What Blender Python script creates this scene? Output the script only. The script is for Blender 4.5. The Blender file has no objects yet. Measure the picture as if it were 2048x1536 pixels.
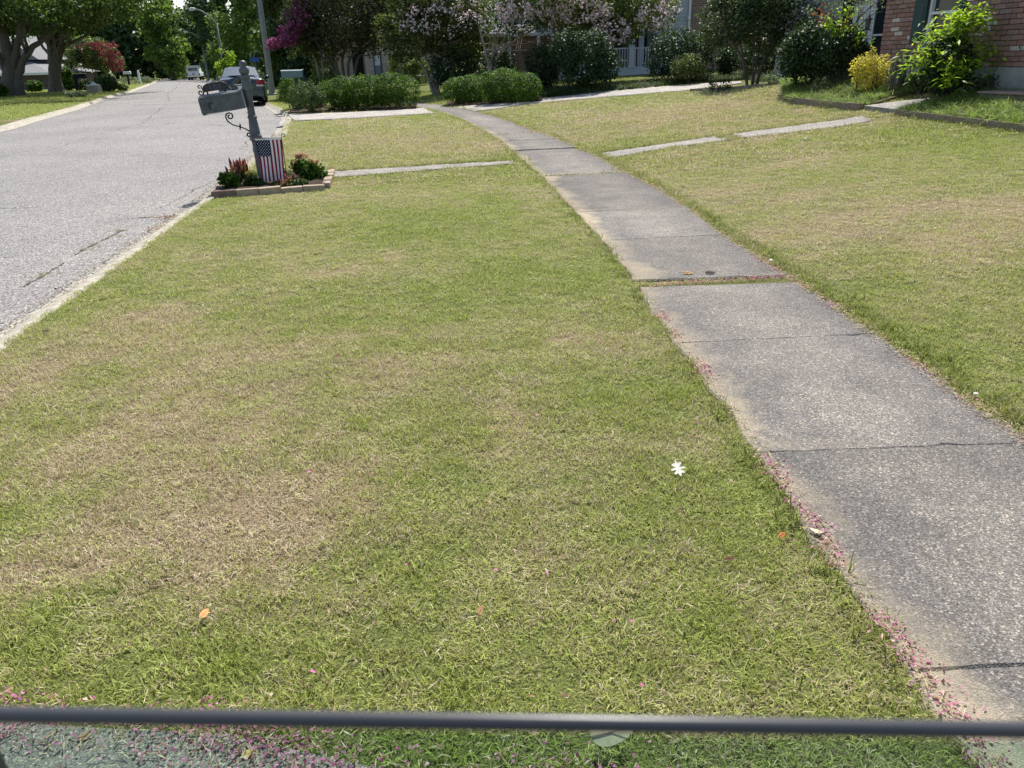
import bpy, math, random
import numpy as np
random.seed(7); rng = np.random.default_rng(7)
R = math.radians
scene = bpy.context.scene
COL = scene.collection
PI = math.pi
FPX, PITCH, ROLL, CH = 1538.0, math.radians(22.8), math.radians(1.7), 1.6
FWD = np.array([0, math.cos(PITCH), -math.sin(PITCH)])
_r0 = np.array([1.0, 0, 0]); _u0 = np.cross(_r0, FWD)
RGT = _r0*math.cos(ROLL) - _u0*math.sin(ROLL)
UPV = _u0*math.cos(ROLL) + _r0*math.sin(ROLL)
def sstep(a, b, x):
    t = np.clip((np.asarray(x, float)-a)/(b-a), 0, 1); return t*t*(3-2*t)
def base_z(y): return 0.30*sstep(5, 30, y) - 0.05*sstep(50, 130, y)
def ray(u, v):
    d = FWD*FPX + RGT*(u-1024) + UPV*(768-v); return d
def hit(u, v, zf):
    d = ray(u, v); z = 0.0
    for _ in range(60):
        t = (z-CH)/d[2]; x, y = d[0]*t, d[1]*t
        z = 0.6*z + 0.4*float(zf(x, y))
    return np.array([x, y, z])
def G0(u, v, dz=0): return hit(u, v, lambda x, y: base_z(y)+dz)
def proj(p):
    d = np.asarray(p, float)-np.array([0, 0, CH]); zc = d@FWD
    return 1024+FPX*(d@RGT)/zc, 768-FPX*(d@UPV)/zc, FPX/zc
def curve(pts, pre=(), post=()):
    a = sorted([tuple(G0(u, v)[:2][::-1]) for u, v in pts] + [tuple(q) for q in pre] + [tuple(q) for q in post])
    ys = np.array([q[0] for q in a]); xs = np.array([q[1] for q in a])
    def fn(y):
        y = np.asarray(y, float); r = np.interp(y, ys, xs)
        r = np.where(y < ys[0], xs[0]+(y-ys[0])*(xs[1]-xs[0])/(ys[1]-ys[0]), r)
        return np.where(y > ys[-1], xs[-1]+(y-ys[-1])*(xs[-1]-xs[-2])/(ys[-1]-ys[-2]), r)
    return fn
XL = curve([(1892,1444),(1796,1305),(1693,1169),(1597,1028),(1515,908),(1448,811),(1386,728),(1353,691),(1283,588),(1266,558),(1210,486),(1158,432),(1128,400),(1090,360),(1058,331),(1000,281),(961,259),(926,240),(868,221)], pre=[(-8,1.22)], post=[(60,-15.6),(90,-27.0)])
XR = curve([(2060,879),(1987,844),(1883,766),(1821,720),(1734,662),(1655,604),(1581,559),(1500,508),(1445,473),(1380,423),(1310,376),(1260,353),(1193,313),(1158,297),(1102,275),(1046,253),(997,236),(958,225)], pre=[(-8,2.47)], post=[(60,-14.3),(90,-25.7)])
XK = curve([(7,695),(73,644),(137,600),(220,541),(293,490),(366,436),(425,398),(571,273),(585,228),(544,207),(435,163),(403,158)], pre=[(-8,-2.6)])
XLK = curve([(0,252),(78,230),(137,215),(176,203),(215,191),(254,182),(283,172),(305,164)], pre=[(-8,-11.2),(0,-11.6),(14,-13.6)])
def Tz(x, y):
    d = np.maximum(0, np.asarray(x, float)-XR(y))
    fd = (8.24-0.193*(np.asarray(y, float)-14.2))-np.asarray(x, float)
    mound = 0.25*(1-sstep(0, 2.3, fd))*sstep(5, 9, y)*(1-sstep(19, 23, y))
    return base_z(y) + 0.82*np.tanh(0.105*d) + mound
def G(u, v, dz=0): return hit(u, v, lambda x, y: Tz(x, y)+dz)
# END CALIB
def W(u, v, Y):
    d = ray(u, v); t = Y/d[1]; return np.array([d[0]*t, Y, CH+d[2]*t])
def WZ(u, v, zc):
    d = ray(u, v)/FPX; return d*zc+np.array([0, 0, CH])
# ---------------------------------------------------------------- camera, sky, sun, exposure
cam = bpy.data.cameras.new('camera'); camo = bpy.data.objects.new('camera', cam); COL.objects.link(camo)
from mathutils import Matrix, Vector
camo.matrix_world = Matrix(((RGT[0], UPV[0], -FWD[0], 0), (RGT[1], UPV[1], -FWD[1], 0), (RGT[2], UPV[2], -FWD[2], CH), (0, 0, 0, 1)))
cam.sensor_fit = 'HORIZONTAL'; cam.sensor_width = 36.0; cam.lens = FPX/2048*36
cam.clip_start = 0.02; cam.clip_end = 2000
cam.dof.use_dof = True; cam.dof.focus_distance = 8.0; cam.dof.aperture_fstop = 15.0
scene.camera = camo
SUN_AZ, SUN_EL = R(9), R(55)          # azimuth clockwise from +Y
wd = bpy.data.worlds.new('World'); scene.world = wd; wd.use_nodes = True
wn = wd.node_tree.nodes; wl = wd.node_tree.links
sky = wn.new('ShaderNodeTexSky'); sky.sky_type = 'NISHITA'; sky.sun_disc = False
sky.sun_elevation = SUN_EL; sky.sun_rotation = SUN_AZ; sky.air_density = 1.0; sky.dust_density = 1.5; sky.ozone_density = 1.0
wn['Background'].inputs['Strength'].default_value = 0.125
wl.new(sky.outputs['Color'], wn['Background'].inputs['Color'])
sl = bpy.data.lights.new('sun', 'SUN'); sl.energy = 4.9; sl.angle = R(0.53); sl.color = (1.0, 0.955, 0.88)
so = bpy.data.objects.new('sun', sl); COL.objects.link(so)
sd = Vector((math.sin(SUN_AZ)*math.cos(SUN_EL), math.cos(SUN_AZ)*math.cos(SUN_EL), math.sin(SUN_EL)))
so.rotation_euler = sd.to_track_quat('Z', 'Y').to_euler(); so.location = (10, 10, 30)
scene.view_settings.view_transform = 'Standard'; scene.view_settings.look = 'None'
scene.view_settings.gamma = 1.0; scene.view_settings.exposure = 0.57
scene.render.engine = 'CYCLES'
cy = scene.cycles
cy.max_bounces = 6; cy.diffuse_bounces = 2; cy.glossy_bounces = 2; cy.transmission_bounces = 4; cy.transparent_max_bounces = 6
cy.use_denoising = True; cy.denoising_prefilter = 'NONE'; cy.caustics_reflective = False; cy.caustics_refractive = False
cy.sample_clamp_indirect = 6.0
# ---------------------------------------------------------------- helpers
def link(o, parent=None):
    COL.objects.link(o)
    if parent is not None: o.parent = parent
    return o
def tag(o, label=None, cat=None, group=None, kind=None):
    if label: o['label'] = label
    if cat: o['category'] = cat
    if group: o['group'] = group
    if kind: o['kind'] = kind
    return o
def thing(name, label, cat, loc=(0, 0, 0), rz=0, group=None):
    o = bpy.data.objects.new(name, None); o.empty_display_size = 0.2
    o.location = [float(c) for c in loc]; o.rotation_euler = (0, 0, rz); link(o); return tag(o, label, cat, group)
class MB:
    def __init__(s): s.v = []; s.f = []; s.m = []; s.sm = []
    def add(s, vs, fs, mi=0, smooth=False):
        n = len(s.v); s.v += [tuple(map(float, q)) for q in vs]
        for f in fs: s.f.append(tuple(i+n for i in f)); s.m.append(mi); s.sm.append(smooth)
        return s
    def box(s, x0, x1, y0, y1, z0, z1, mi=0, b=0.0):
        if b <= 0:
            vs = [(x, y, z) for z in (z0, z1) for y in (y0, y1) for x in (x0, x1)]
            return s.add(vs, [(0, 2, 3, 1), (4, 5, 7, 6), (0, 1, 5, 4), (1, 3, 7, 5), (3, 2, 6, 7), (2, 0, 4, 6)], mi)
        def ring(z, i):
            return [(x0+i+b, y0+i, z), (x1-i-b, y0+i, z), (x1-i, y0+i+b, z), (x1-i, y1-i-b, z), (x1-i-b, y1-i, z), (x0+i+b, y1-i, z), (x0+i, y1-i-b, z), (x0+i, y0+i+b, z)]
        rs = [ring(z0, 0), ring(z1-b, 0), ring(z1, b*0.8)]
        vs = [p for r in rs for p in r]; fs = [tuple(range(16, 24)), tuple(range(7, -1, -1))]
        for k in (0, 8):
            for i in range(8): j = (i+1) % 8; fs.append((k+i, k+j, k+8+j, k+8+i))
        return s.add(vs, fs, mi)
    def tube(s, path, rad, n=8, mi=0, cap=True, smooth=True):
        P = [np.array(p, float) for p in path]; k = len(P)
        if not hasattr(rad, '__len__'): rad = [rad]*k
        vs = []; prev = None
        for i in range(k):
            t = P[min(i+1, k-1)]-P[max(i-1, 0)]; t = t/(np.linalg.norm(t)+1e-9)
            if prev is None:
                a = np.array([0, 0, 1.0]) if abs(t[2]) < 0.9 else np.array([1.0, 0, 0])
                a = np.cross(t, a)
            else: a = prev-t*(prev@t)
            a = a/(np.linalg.norm(a)+1e-9); b = np.cross(t, a); prev = a
            for j in range(n):
                q = 2*PI*j/n; vs.append(P[i]+rad[i]*(math.cos(q)*a+math.sin(q)*b))
        fs = [(i*n+j, i*n+(j+1) % n, (i+1)*n+(j+1) % n, (i+1)*n+j) for i in range(k-1) for j in range(n)]
        if cap: fs += [tuple(range(n-1, -1, -1)), tuple(range((k-1)*n, k*n))]
        return s.add(vs, fs, mi, smooth)
    def lathe(s, prof, n=14, c=(0, 0, 0), mi=0, smooth=True):
        vs = []; 
        for z, r in prof:
            for j in range(n): q = 2*PI*j/n; vs.append((c[0]+r*math.cos(q), c[1]+r*math.sin(q), c[2]+z))
        k = len(prof)
        fs = [(i*n+j, i*n+(j+1) % n, (i+1)*n+(j+1) % n, (i+1)*n+j) for i in range(k-1) for j in range(n)]
        fs += [tuple(range(n-1, -1, -1)), tuple(range((k-1)*n, k*n))]
        return s.add(vs, fs, mi, smooth)
    def grid(s, rows, mi=0, smooth=True, flip=False):
        k = len(rows); n = len(rows[0]); vs = [p for r in rows for p in r]
        fs = [((i*n+j, i*n+j+1, (i+1)*n+j+1, (i+1)*n+j) if not flip else (i*n+j, (i+1)*n+j, (i+1)*n+j+1, i*n+j+1)) for i in range(k-1) for j in range(n-1)]
        return s.add(vs, fs, mi, smooth)
    def mesh(s, name, mats):
        me = bpy.data.meshes.new(name); me.from_pydata(s.v, [], s.f)
        for m in (mats if isinstance(mats, (list, tuple)) else [mats]): me.materials.append(m)
        me.polygons.foreach_set('material_index', s.m); me.polygons.foreach_set('use_smooth', s.sm); me.update(); return me
    def obj(s, name, mats, parent=None, loc=None, rz=0, **kw):
        o = link(bpy.data.objects.new(name, s.mesh(name, mats)), parent)
        if loc is not None: o.location = [float(c) for c in loc]
        if rz: o.rotation_euler = (0, 0, rz)
        return tag(o, **kw)
def inst(name, me, parent=None, loc=(0, 0, 0), rot=(0, 0, 0), sc=(1, 1, 1)):
    o = link(bpy.data.objects.new(name, me), parent); o.location = [float(c) for c in loc]; o.rotation_euler = rot; o.scale = sc; return o
def npmesh(name, V, F, mats, attrs=None, smooth=False):
    me = bpy.data.meshes.new(name); V = np.asarray(V, np.float32); F = np.asarray(F, np.int32); k = F.shape[1]
    me.vertices.add(len(V)); me.vertices.foreach_set('co', V.ravel())
    me.loops.add(F.size); me.loops.foreach_set('vertex_index', F.ravel())
    me.polygons.add(len(F)); me.polygons.foreach_set('loop_start', np.arange(0, F.size, k, dtype=np.int32))
    me.polygons.foreach_set('loop_total', np.full(len(F), k, np.int32))
    if smooth: me.polygons.foreach_set('use_smooth', np.ones(len(F), bool))
    for m in (mats if isinstance(mats, (list, tuple)) else [mats]): me.materials.append(m)
    for an, av in (attrs or {}).items():
        a = me.attributes.new(an, 'FLOAT', 'POINT'); a.data.foreach_set('value', np.asarray(av, np.float32))
    me.update(calc_edges=True); me.validate(); return me
# ---------------------------------------------------------------- materials
class NT:
    def __init__(s, name, rough=0.8, spec=0.3):
        s.m = bpy.data.materials.new(name); s.m.use_nodes = True; s.t = s.m.node_tree; s.n = s.t.nodes; s.l = s.t.links
        s.b = s.n['Principled BSDF']; s.b.inputs['Roughness'].default_value = rough; s.b.inputs['Specular IOR Level'].default_value = spec
        s.out = s.n['Material Output']
    def new(s, ty, **kw):
        n = s.n.new('ShaderNode'+ty)
        for k, v in kw.items():
            if k in n.inputs: s.set(n.inputs[k], v)
            else: setattr(n, k, v)
        return n
    def set(s, inp, v):
        if hasattr(v, 'is_output') or isinstance(v, bpy.types.NodeSocket): s.l.new(v, inp)
        else: inp.default_value = (tuple(v)+(1,) if inp.type == 'RGBA' and len(v) == 3 else v)
    def pos(s):
        if not hasattr(s, '_p'): s._p = s.new('NewGeometry').outputs['Position']
        return s._p
    def noise(s, scale, detail=3, vec=None, rough=0.55, w=None):
        n = s.new('TexNoise'); n.inputs['Scale'].default_value = scale; n.inputs['Detail'].default_value = detail; n.inputs['Roughness'].default_value = rough
        s.l.new(vec if vec is not None else s.pos(), n.inputs['Vector']); return n.outputs['Fac']
    def vor(s, scale, out='Color', vec=None, feature='F1'):
        n = s.new('TexVoronoi'); n.feature = feature; n.inputs['Scale'].default_value = scale
        s.l.new(vec if vec is not None else s.pos(), n.inputs['Vector']); return n.outputs[out]
    def math(s, op, a, b=None, c=None, clamp=False):
        n = s.new('Math'); n.operation = op; n.use_clamp = clamp
        for i, v in enumerate((a, b, c)):
            if v is not None: s.set(n.inputs[i], v)
        return n.outputs[0]
    def ramp(s, fac, stops, interp='LINEAR'):
        n = s.new('ValToRGB'); n.color_ramp.interpolation = interp; e = n.color_ramp.elements
        while len(e) < len(stops): e.new(0.5)
        for k, (p, c) in enumerate(stops):
            e[k].position = p; e[k].color = (c if hasattr(c, '__len__') else (c, c, c))[:3]+(1,) if not hasattr(c, '__len__') or len(c) == 3 else c
        s.set(n.inputs[0], fac); return n.outputs['Color']
    def rng(s, v, a, b, c=0.0, d=1.0):
        n = s.new('MapRange'); n.clamp = True
        for i, q in enumerate((v, a, b, c, d)): s.set(n.inputs[i], q)
        return n.outputs[0]
    def mix(s, f, a, b, mode='MIX'):
        n = s.new('Mix'); n.data_type = 'RGBA'; n.blend_type = mode
        s.set(n.inputs[0], f); s.set(n.inputs[6], a); s.set(n.inputs[7], b); return n.outputs[2]
    def col(s, c): s.set(s.b.inputs['Base Color'], c); return s
    def bump(s, h, strength=0.4, dist=0.01):
        n = s.new('Bump'); n.inputs['Strength'].default_value = strength; n.inputs['Distance'].default_value = dist
        s.set(n.inputs['Height'], h); s.l.new(n.outputs[0], s.b.inputs['Normal']); return s
    def attr(s, name): n = s.new('Attribute'); n.attribute_name = name; return n.outputs['Fac']
    def uv(s):
        n = s.new('TexCoord'); return n.outputs['UV']
def plain(name, c, rough=0.7, spec=0.3, metal=0.0, var=0.12, scale=9.0, bump=0.0, bs=60):
    t = NT(name, rough, spec); t.b.inputs['Metallic'].default_value = metal
    n = t.noise(scale, 4); c = np.array(c)
    t.col(t.ramp(n, [(0.25, tuple(c*(1-var))), (0.75, tuple(np.minimum(1, c*(1+var))))]))
    if bump: t.bump(t.noise(bs, 3), bump, 0.01)
    return t.m
def foliage(name, stops, trans=0.35, rough=0.5, spec=0.2, tcol=1.25, tint=(1.1, 1.25, 0.6)):
    t = NT(name, rough, spec); v = t.attr('v')
    c = t.ramp(v, stops); t.col(c)
    tr = t.new('BsdfTranslucent'); tc = t.mix(1.0, c, tuple(tcol*q for q in tint), 'MULTIPLY'); t.l.new(tc, tr.inputs['Color'])
    mx = t.new('MixShader'); mx.inputs[0].default_value = trans
    t.l.new(t.b.outputs[0], mx.inputs[1]); t.l.new(tr.outputs[0], mx.inputs[2]); t.l.new(mx.outputs[0], t.out.inputs['Surface']); return t.m
# ---------------------------------------------------------------- ground materials
PATCH = [(330,930,.75,.34),(470,1090,.5,.30),(620,1010,.45,.18),(250,1080,.4,.2),(700,760,.55,.2),(420,770,.5,.16),(1250,1110,.22,.2),(1090,1050,.25,.16),(900,700,.4,.12),(1130,820,.3,.1),
         (1900,420,1.6,.30),(1620,330,1.4,.26),(1760,480,.8,.12),(1350,225,2.4,.22),(800,285,2.0,.34),(950,300,1.0,.25),(1880,640,.5,-.1),(560,480,1.0,.12),
         (850,440,1.5,-.34),(700,400,1.2,-.2),(560,590,.6,-.22),(830,610,.8,-.22),(980,380,1.0,-.3),(900,900,.5,-.16),(1480,1010,.3,-.35),(1150,560,.6,-.22),(1300,800,.4,-.25),(900,1360,.9,-.26),(300,1360,.6,-.22),(1500,1350,.4,-.2),
         (1950,290,1.6,-.5),(1780,262,.8,-.3),(1260,196,1.6,-.4),(870,236,1.2,-.4),(1620,185,1.2,-.3),(1850,700,.35,-.25),(1700,600,.4,-.2),(100,640,.4,-.3)]
_NT = np.random.default_rng(11).random((8, 256, 256))
def vnoise(x, y, sc, oc=3, k=0):
    r = 0; amp = 1.0; tot = 0
    for o in range(oc):
        X = np.asarray(x)*sc+17.3*o+5.1*k; Y = np.asarray(y)*sc+9.7*o+3.3*k; i = np.floor(X).astype(int); j = np.floor(Y).astype(int); f = X-i; g = Y-j; f = f*f*(3-2*f); g = g*g*(3-2*g); T = _NT[(o+k) % 8]
        r = r+amp*((T[i % 256, j % 256]*(1-f)+T[(i+1) % 256, j % 256]*f)*(1-g)+(T[i % 256, (j+1) % 256]*(1-f)+T[(i+1) % 256, (j+1) % 256]*f)*g); tot += amp; amp *= 0.55; sc *= 2.1
    return r/tot
PW = [(G(u, v)[:2], r, a*0.8) for u, v, r, a in PATCH]
def dryness(x, y):
    d = 0.42+0.55*(vnoise(x, y, 0.5, 2, 0)-0.5)+0.60*(vnoise(x, y, 2.2, 3, 1)-0.5)+0.45*(vnoise(x, y, 8, 2, 2)-0.5)+0.75*(vnoise(x, y, 16, 2, 4)-0.5)
    for p, r, a in PW: d = d+a*(1-sstep(0, r*1.45, np.hypot(x-p[0], y-p[1])))
    d = d+np.where(y > 26, -0.35*sstep(24, 28, y), 0)          # the neighbours' lawns are watered
    d = d-0.5*(1-sstep(-0.6, 0, x-XLK(y)))
    return d
def grass_mat(name, bright=1.0):
    t = NT(name, 0.6, 0.25)
    da = t.new('Attribute'); da.attribute_type = 'INSTANCER'; da.attribute_name = 'dry'; d = da.outputs['Fac']
    v = t.attr('v'); k = t.attr('k')                  # v: per-blade random, k: root-to-tip
    f = t.rng(t.math('SUBTRACT', d, v), -0.12, 0.16)
    gs = [(0.13, 0.185, 0.025), (0.31, 0.375, 0.058), (0.58, 0.62, 0.20)]; gs = [tuple(np.array(q)*bright) for q in gs]
    g = t.ramp(v, [(0.0, gs[0]), (0.45, gs[1]), (1.0, gs[2])])
    s = t.ramp(t.math('FRACT', t.math('MULTIPLY', v, 7.3)), [(0.0, (0.26, 0.19, 0.11)), (0.5, (0.54, 0.44, 0.28)), (1.0, (0.82, 0.73, 0.54))])
    c = t.mix(f, g, s)
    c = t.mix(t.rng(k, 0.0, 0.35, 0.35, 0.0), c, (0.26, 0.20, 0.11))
    t.col(c); tr = t.new('BsdfTranslucent'); t.l.new(c, tr.inputs['Color'])
    mx = t.new('MixShader'); mx.inputs[0].default_value = 0.40
    t.l.new(t.b.outputs[0], mx.inputs[1]); t.l.new(tr.outputs[0], mx.inputs[2]); t.l.new(mx.outputs[0], t.out.inputs['Surface']); return t.m
def lawn_mat(name):
    t = NT(name, 0.9, 0.1); d = t.attr('dry')
    n1 = t.noise(60, 3); n2 = t.noise(220, 2)
    f = t.rng(t.math('SUBTRACT', d, n1), -0.12, 0.16)
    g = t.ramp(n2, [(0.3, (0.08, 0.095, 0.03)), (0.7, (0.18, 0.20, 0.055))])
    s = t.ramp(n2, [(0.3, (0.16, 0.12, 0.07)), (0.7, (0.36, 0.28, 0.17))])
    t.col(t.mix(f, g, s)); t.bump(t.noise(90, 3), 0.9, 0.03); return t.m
def asphalt_mat():
    t = NT('asphalt', 0.85, 0.25)
    sp = t.vor(95, 'Color'); bw = t.new('SeparateColor'); t.l.new(sp, bw.inputs[0])
    ag = t.ramp(bw.outputs[0], [(0.0, 0.065), (0.3, 0.165), (0.65, 0.25), (0.9, 0.33), (1.0, 0.55)])
    mid = t.ramp(t.noise(26, 5, rough=0.7), [(0.3, 0.78), (0.7, 1.15)])
    c = t.mix(1.0, ag, mid, 'MULTIPLY')
    big = t.ramp(t.noise(0.35, 5, rough=0.6), [(0.3, (0.82, 0.82, 0.84)), (0.62, (1.06, 1.05, 1.04))])
    c = t.mix(1.0, c, big, 'MULTIPLY')
    c = t.mix(1.0, c, t.ramp(t.noise(0.9, 6, rough=0.65), [(0.60, 1.0), (0.72, 0.80)]), 'MULTIPLY')
    c = t.mix(1.0, c, (1.02, 0.97, 0.915), 'MULTIPLY')
    t.col(c); t.bump(t.vor(95, 'Distance'), 0.7, 0.006); return t.m
def slab_mat(name='exposed_concrete', light=1.0, peb=190, uvs=True):
    t = NT(name, 0.85, 0.25)
    cw = t.vor(peb, 'Color'); sc = t.new('SeparateColor'); t.l.new(cw, sc.inputs[0])
    a = t.ramp(sc.outputs[0], [(0.0, 0.075), (0.4, 0.13), (0.75, 0.18), (0.93, 0.24), (1.0, 0.36)])
    cw2 = t.vor(peb*0.72, 'Color'); s2 = t.new('SeparateColor'); t.l.new(cw2, s2.inputs[0])
    a = t.mix(t.rng(s2.outputs[1], 0.955, 0.98), a, (0.38, 0.355, 0.31))
    fine = t.ramp(t.noise(300, 2), [(0.3, 0.75), (0.7, 1.2)])
    a = t.mix(1.0, a, fine, 'MULTIPLY')
    st = t.ramp(t.noise(2.3, 8, rough=0.72), [(0.32, (0.68, 0.68, 0.69)), (0.5, (0.92, 0.91, 0.91)), (0.7, (1.2, 1.18, 1.15))])
    c = t.mix(1.0, a, st, 'MULTIPLY')
    if uvs:
        sx = t.new('SeparateXYZ'); t.l.new(t.uv(), sx.inputs[0])
        wob = t.math('MULTIPLY_ADD', t.noise(7, 8, rough=0.75), 0.42, -0.21)
        eu = t.math('ADD', sx.outputs[0], wob)
        dk = t.rng(t.math('ABSOLUTE', t.math('SUBTRACT', eu, 0.52)), 0.12, 0.42)
        c = t.mix(dk, t.mix(1.0, c, (1.12, 1.10, 1.08), 'MULTIPLY'), t.mix(1.0, c, (0.84, 0.84, 0.85), 'MULTIPLY'))
        ed = t.rng(t.math('ADD', eu, t.math('MULTIPLY_ADD', t.noise(1.1, 3), 0.5, -0.25)), 0.02, 0.16, 1.0, 0.0)
        sand = t.ramp(t.noise(160, 3), [(0.3, (0.24, 0.215, 0.165)), (0.7, (0.37, 0.335, 0.265))])
        c = t.mix(t.math('MULTIPLY', ed, t.rng(t.noise(0.7, 2), 0.35, 0.6, 0.45, 1.0)), c, sand)
        eb = t.math('MULTIPLY', t.rng(sx.outputs[1], 0.0, 0.10, 0.5, 0.0), t.rng(t.noise(1.3, 4), 0.5, 0.68))
        c = t.mix(eb, c, sand)
    c = t.mix(1.0, c, (light*1.08, light*1.01, light*0.92), 'MULTIPLY')
    if uvs: c = t.mix(1.0, c, t.ramp(t.new('ObjectInfo').outputs['Random'], [(0.0, 0.84), (1.0, 1.16)]), 'MULTIPLY')
    t.col(c); t.bump(t.math('ADD', t.vor(peb, 'Distance'), t.math('MULTIPLY', t.noise(9, 3), 0.6)), 0.55, 0.007); return t.m
M_GRASS = grass_mat('lawn_grass_blades'); M_LUSH_SHADED = grass_mat('lush_shaded_edge_grass', 0.68); M_LAWN = lawn_mat('lawn_thatch')  # edge blades are a dimmed copy: grass-lip shade put into their green
M_ASPH = asphalt_mat(); M_SLAB = slab_mat(); M_AGG = slab_mat('washed_aggregate', 1.55, 110, False)
M_DRIVE = slab_mat('driveway_concrete', 1.15, 260, False)
M_CONC = slab_mat('pale_concrete', 2.2, 210, False)
M_KERB = plain('kerb_concrete', (0.36, 0.33, 0.27), 0.9, 0.2, var=0.4, scale=14, bump=0.5, bs=120)
M_SOIL = plain('soil', (0.12, 0.08, 0.05), 0.95, 0.1, var=0.4, scale=20, bump=0.9, bs=70)
M_MULCH = plain('mulch', (0.05, 0.033, 0.024), 0.95, 0.1, var=0.5, scale=25, bump=1.0, bs=60)
# ---------------------------------------------------------------- ground, road, kerb
YS = np.concatenate([np.arange(-8, 20, 0.25), np.arange(20, 45, 0.75), np.arange(45, 150, 4), [150, 180, 230, 320, 450, 700]])
def strip(name, xa, xb, zf, m, nx, pw=1.0, **kw):
    b = MB(); rows = []
    for y in YS:
        a, c = float(xa(y)), float(xb(y))
        rows.append([(a+(c-a)*(i/nx)**pw, y, float(zf(a+(c-a)*(i/nx)**pw, y))) for i in range(nx+1)])
    b.grid(rows); o = b.obj(name, m)
    if m is M_LAWN:
        V = np.array(b.v); a_ = o.data.attributes.new('dry', 'FLOAT', 'POINT'); a_.data.foreach_set('value', dryness(V[:, 0], V[:, 1]).astype(np.float32))
    return tag(o, kind='structure', **kw)
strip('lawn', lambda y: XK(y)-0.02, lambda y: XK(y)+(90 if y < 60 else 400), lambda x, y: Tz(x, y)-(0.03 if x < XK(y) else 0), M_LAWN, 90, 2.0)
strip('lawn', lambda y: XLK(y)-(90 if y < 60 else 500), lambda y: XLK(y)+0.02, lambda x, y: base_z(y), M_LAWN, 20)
def road_z(x, y):
    a, c = float(XLK(y)), float(XK(y)); s = (x-a)/(c-a); return float(base_z(y))-0.13+0.10*4*s*(1-s)
strip('road', lambda y: XLK(y)+0.1, lambda y: XK(y)-0.10, road_z, M_ASPH, 16)
def kerb(name, xf, sgn, label):
    root = bpy.data.objects.new(name, None); link(root); tag(root, kind='structure')
    y = -6.0
    while y < 120:
        L = 3.0 if y < 40 else 8.0; b = MB(); rows = []
        for i in range(7):
            yy = y+0.006+(L-0.012)*i/6; x = float(xf(yy)); z = float(base_z(yy)); w = 0.02*math.sin(yy*7.1)
            rr = road_z(x+sgn*0.34, yy)
            rows.append([(x+sgn*(0.34+w), yy, rr+0.006), (x+sgn*0.20, yy, rr+0.015), (x+sgn*0.13, yy, z-0.015), (x+sgn*0.02, yy, z+0.006), (x-sgn*0.03, yy, z-0.03)])
        b.grid(rows, flip=sgn < 0); b.obj('kerb_segment', M_KERB, root); y += L
kerb('kerb', XK, -1, ''); kerb('kerb', XLK, 1, '')
# ---------------------------------------------------------------- sidewalk
sw = link(bpy.data.objects.new('sidewalk', None)); tag(sw, kind='structure')
def xl_at(y): return float(XL(y)), y
def slab_pts(y0, y1, nu=18, nv=8):
    out = []
    for j in range(nv+1):
        y = y0+(y1-y0)*j/nv; x = float(XL(y)); dx = float(XL(y+0.3)-XL(y-0.3))/0.6; a = math.atan(-dx)
        wd_ = float(XR(y)-XL(y))*math.cos(a); w1 = 0.012*math.sin(y*9)+0.01*math.sin(y*23)
        row = []
        for i in range(nu+1):
            s = i/nu; d = -w1+(wd_+2*w1)*s
            e_ = rng.normal(0, 0.0035) if j in (0, nv) else 0.0
            if j in (0, nv) and rng.random() < 0.06: e_ += 0.014 if j == 0 else -0.014      # chipped arris
            row.append((x+d*math.cos(a), y+d*math.sin(a)+e_))
        out.append(row)
    return out
JOINTS = [(-4.2,-2.8),(-2.79,-1.36),(-1.35,0.17),(0.18,1.635),(1.648,2.925),(2.94,4.325),(4.34,5.58),(5.76,7.155),(7.17,8.54),(8.565,9.94),(9.965,11.24),(11.38,12.85),(12.875,14.38),(14.41,15.88),(15.91,17.12),(17.24,18.77),(18.81,20.27),(20.32,21.9),(21.92,23.6),(23.62,25.4),(25.42,27.2),(27.22,29.2),(29.22,31.2)]
for (y0, y1) in JOINTS:
    pts = slab_pts(y0, y1); tl = rng.normal(0, 0.004, 3); b = MB(); n = len(pts[0]); m = len(pts)
    hz = lambda x, y, e: float(base_z(y))+0.016-e+tl[0]+tl[1]*(x-1.5)*0.5+tl[2]*(y-(y0+y1)/2)
    cx = np.mean([p[0] for r in pts for p in r]); cyy = np.mean([p[1] for r in pts for p in r])
    V = []; UVc = []
    for j, r in enumerate(pts):
        for i, (x, y) in enumerate(r):
            V.append((x, y, hz(x, y, 0))); UVc.append((i/(n-1), j/(m-1)))
    F = [(j*n+i, j*n+i+1, (j+1)*n+i+1, (j+1)*n+i) for j in range(m-1) for i in range(n-1)]
    per = [i for i in range(n)]+[j*n+n-1 for j in range(1, m)]+[(m-1)*n+i for i in range(n-2, -1, -1)]+[j*n for j in range(m-2, 0, -1)]
    base = len(V)
    for q in per:      # worn arris, then the side of the slab
        x, y, z = V[q]; dx, dy = x-cx, y-cyy; L = math.hypot(dx, dy); V.append((x+dx/L*0.012, y+dy/L*0.012, z-0.010)); UVc.append(UVc[q])
    for q in per:
        x, y, z = V[base+per.index(q)]; V.append((x, y, z-0.07)); UVc.append(UVc[q])
    k = len(per)
    for i in range(k):
        j = (i+1) % k; F.append((per[j], per[i], base+i, base+j)); F.append((base+j, base+i, base+k+i, base+k+j))
    b.add(V, F, 0, False); o = b.obj('slab', M_SLAB, sw)
    uvl = o.data.uv_layers.new(name='UVMap')
    for lp in o.data.loops: uvl.data[lp.index].uv = UVc[lp.vertex_index]
    ps = [0]*len(o.data.polygons)
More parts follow.
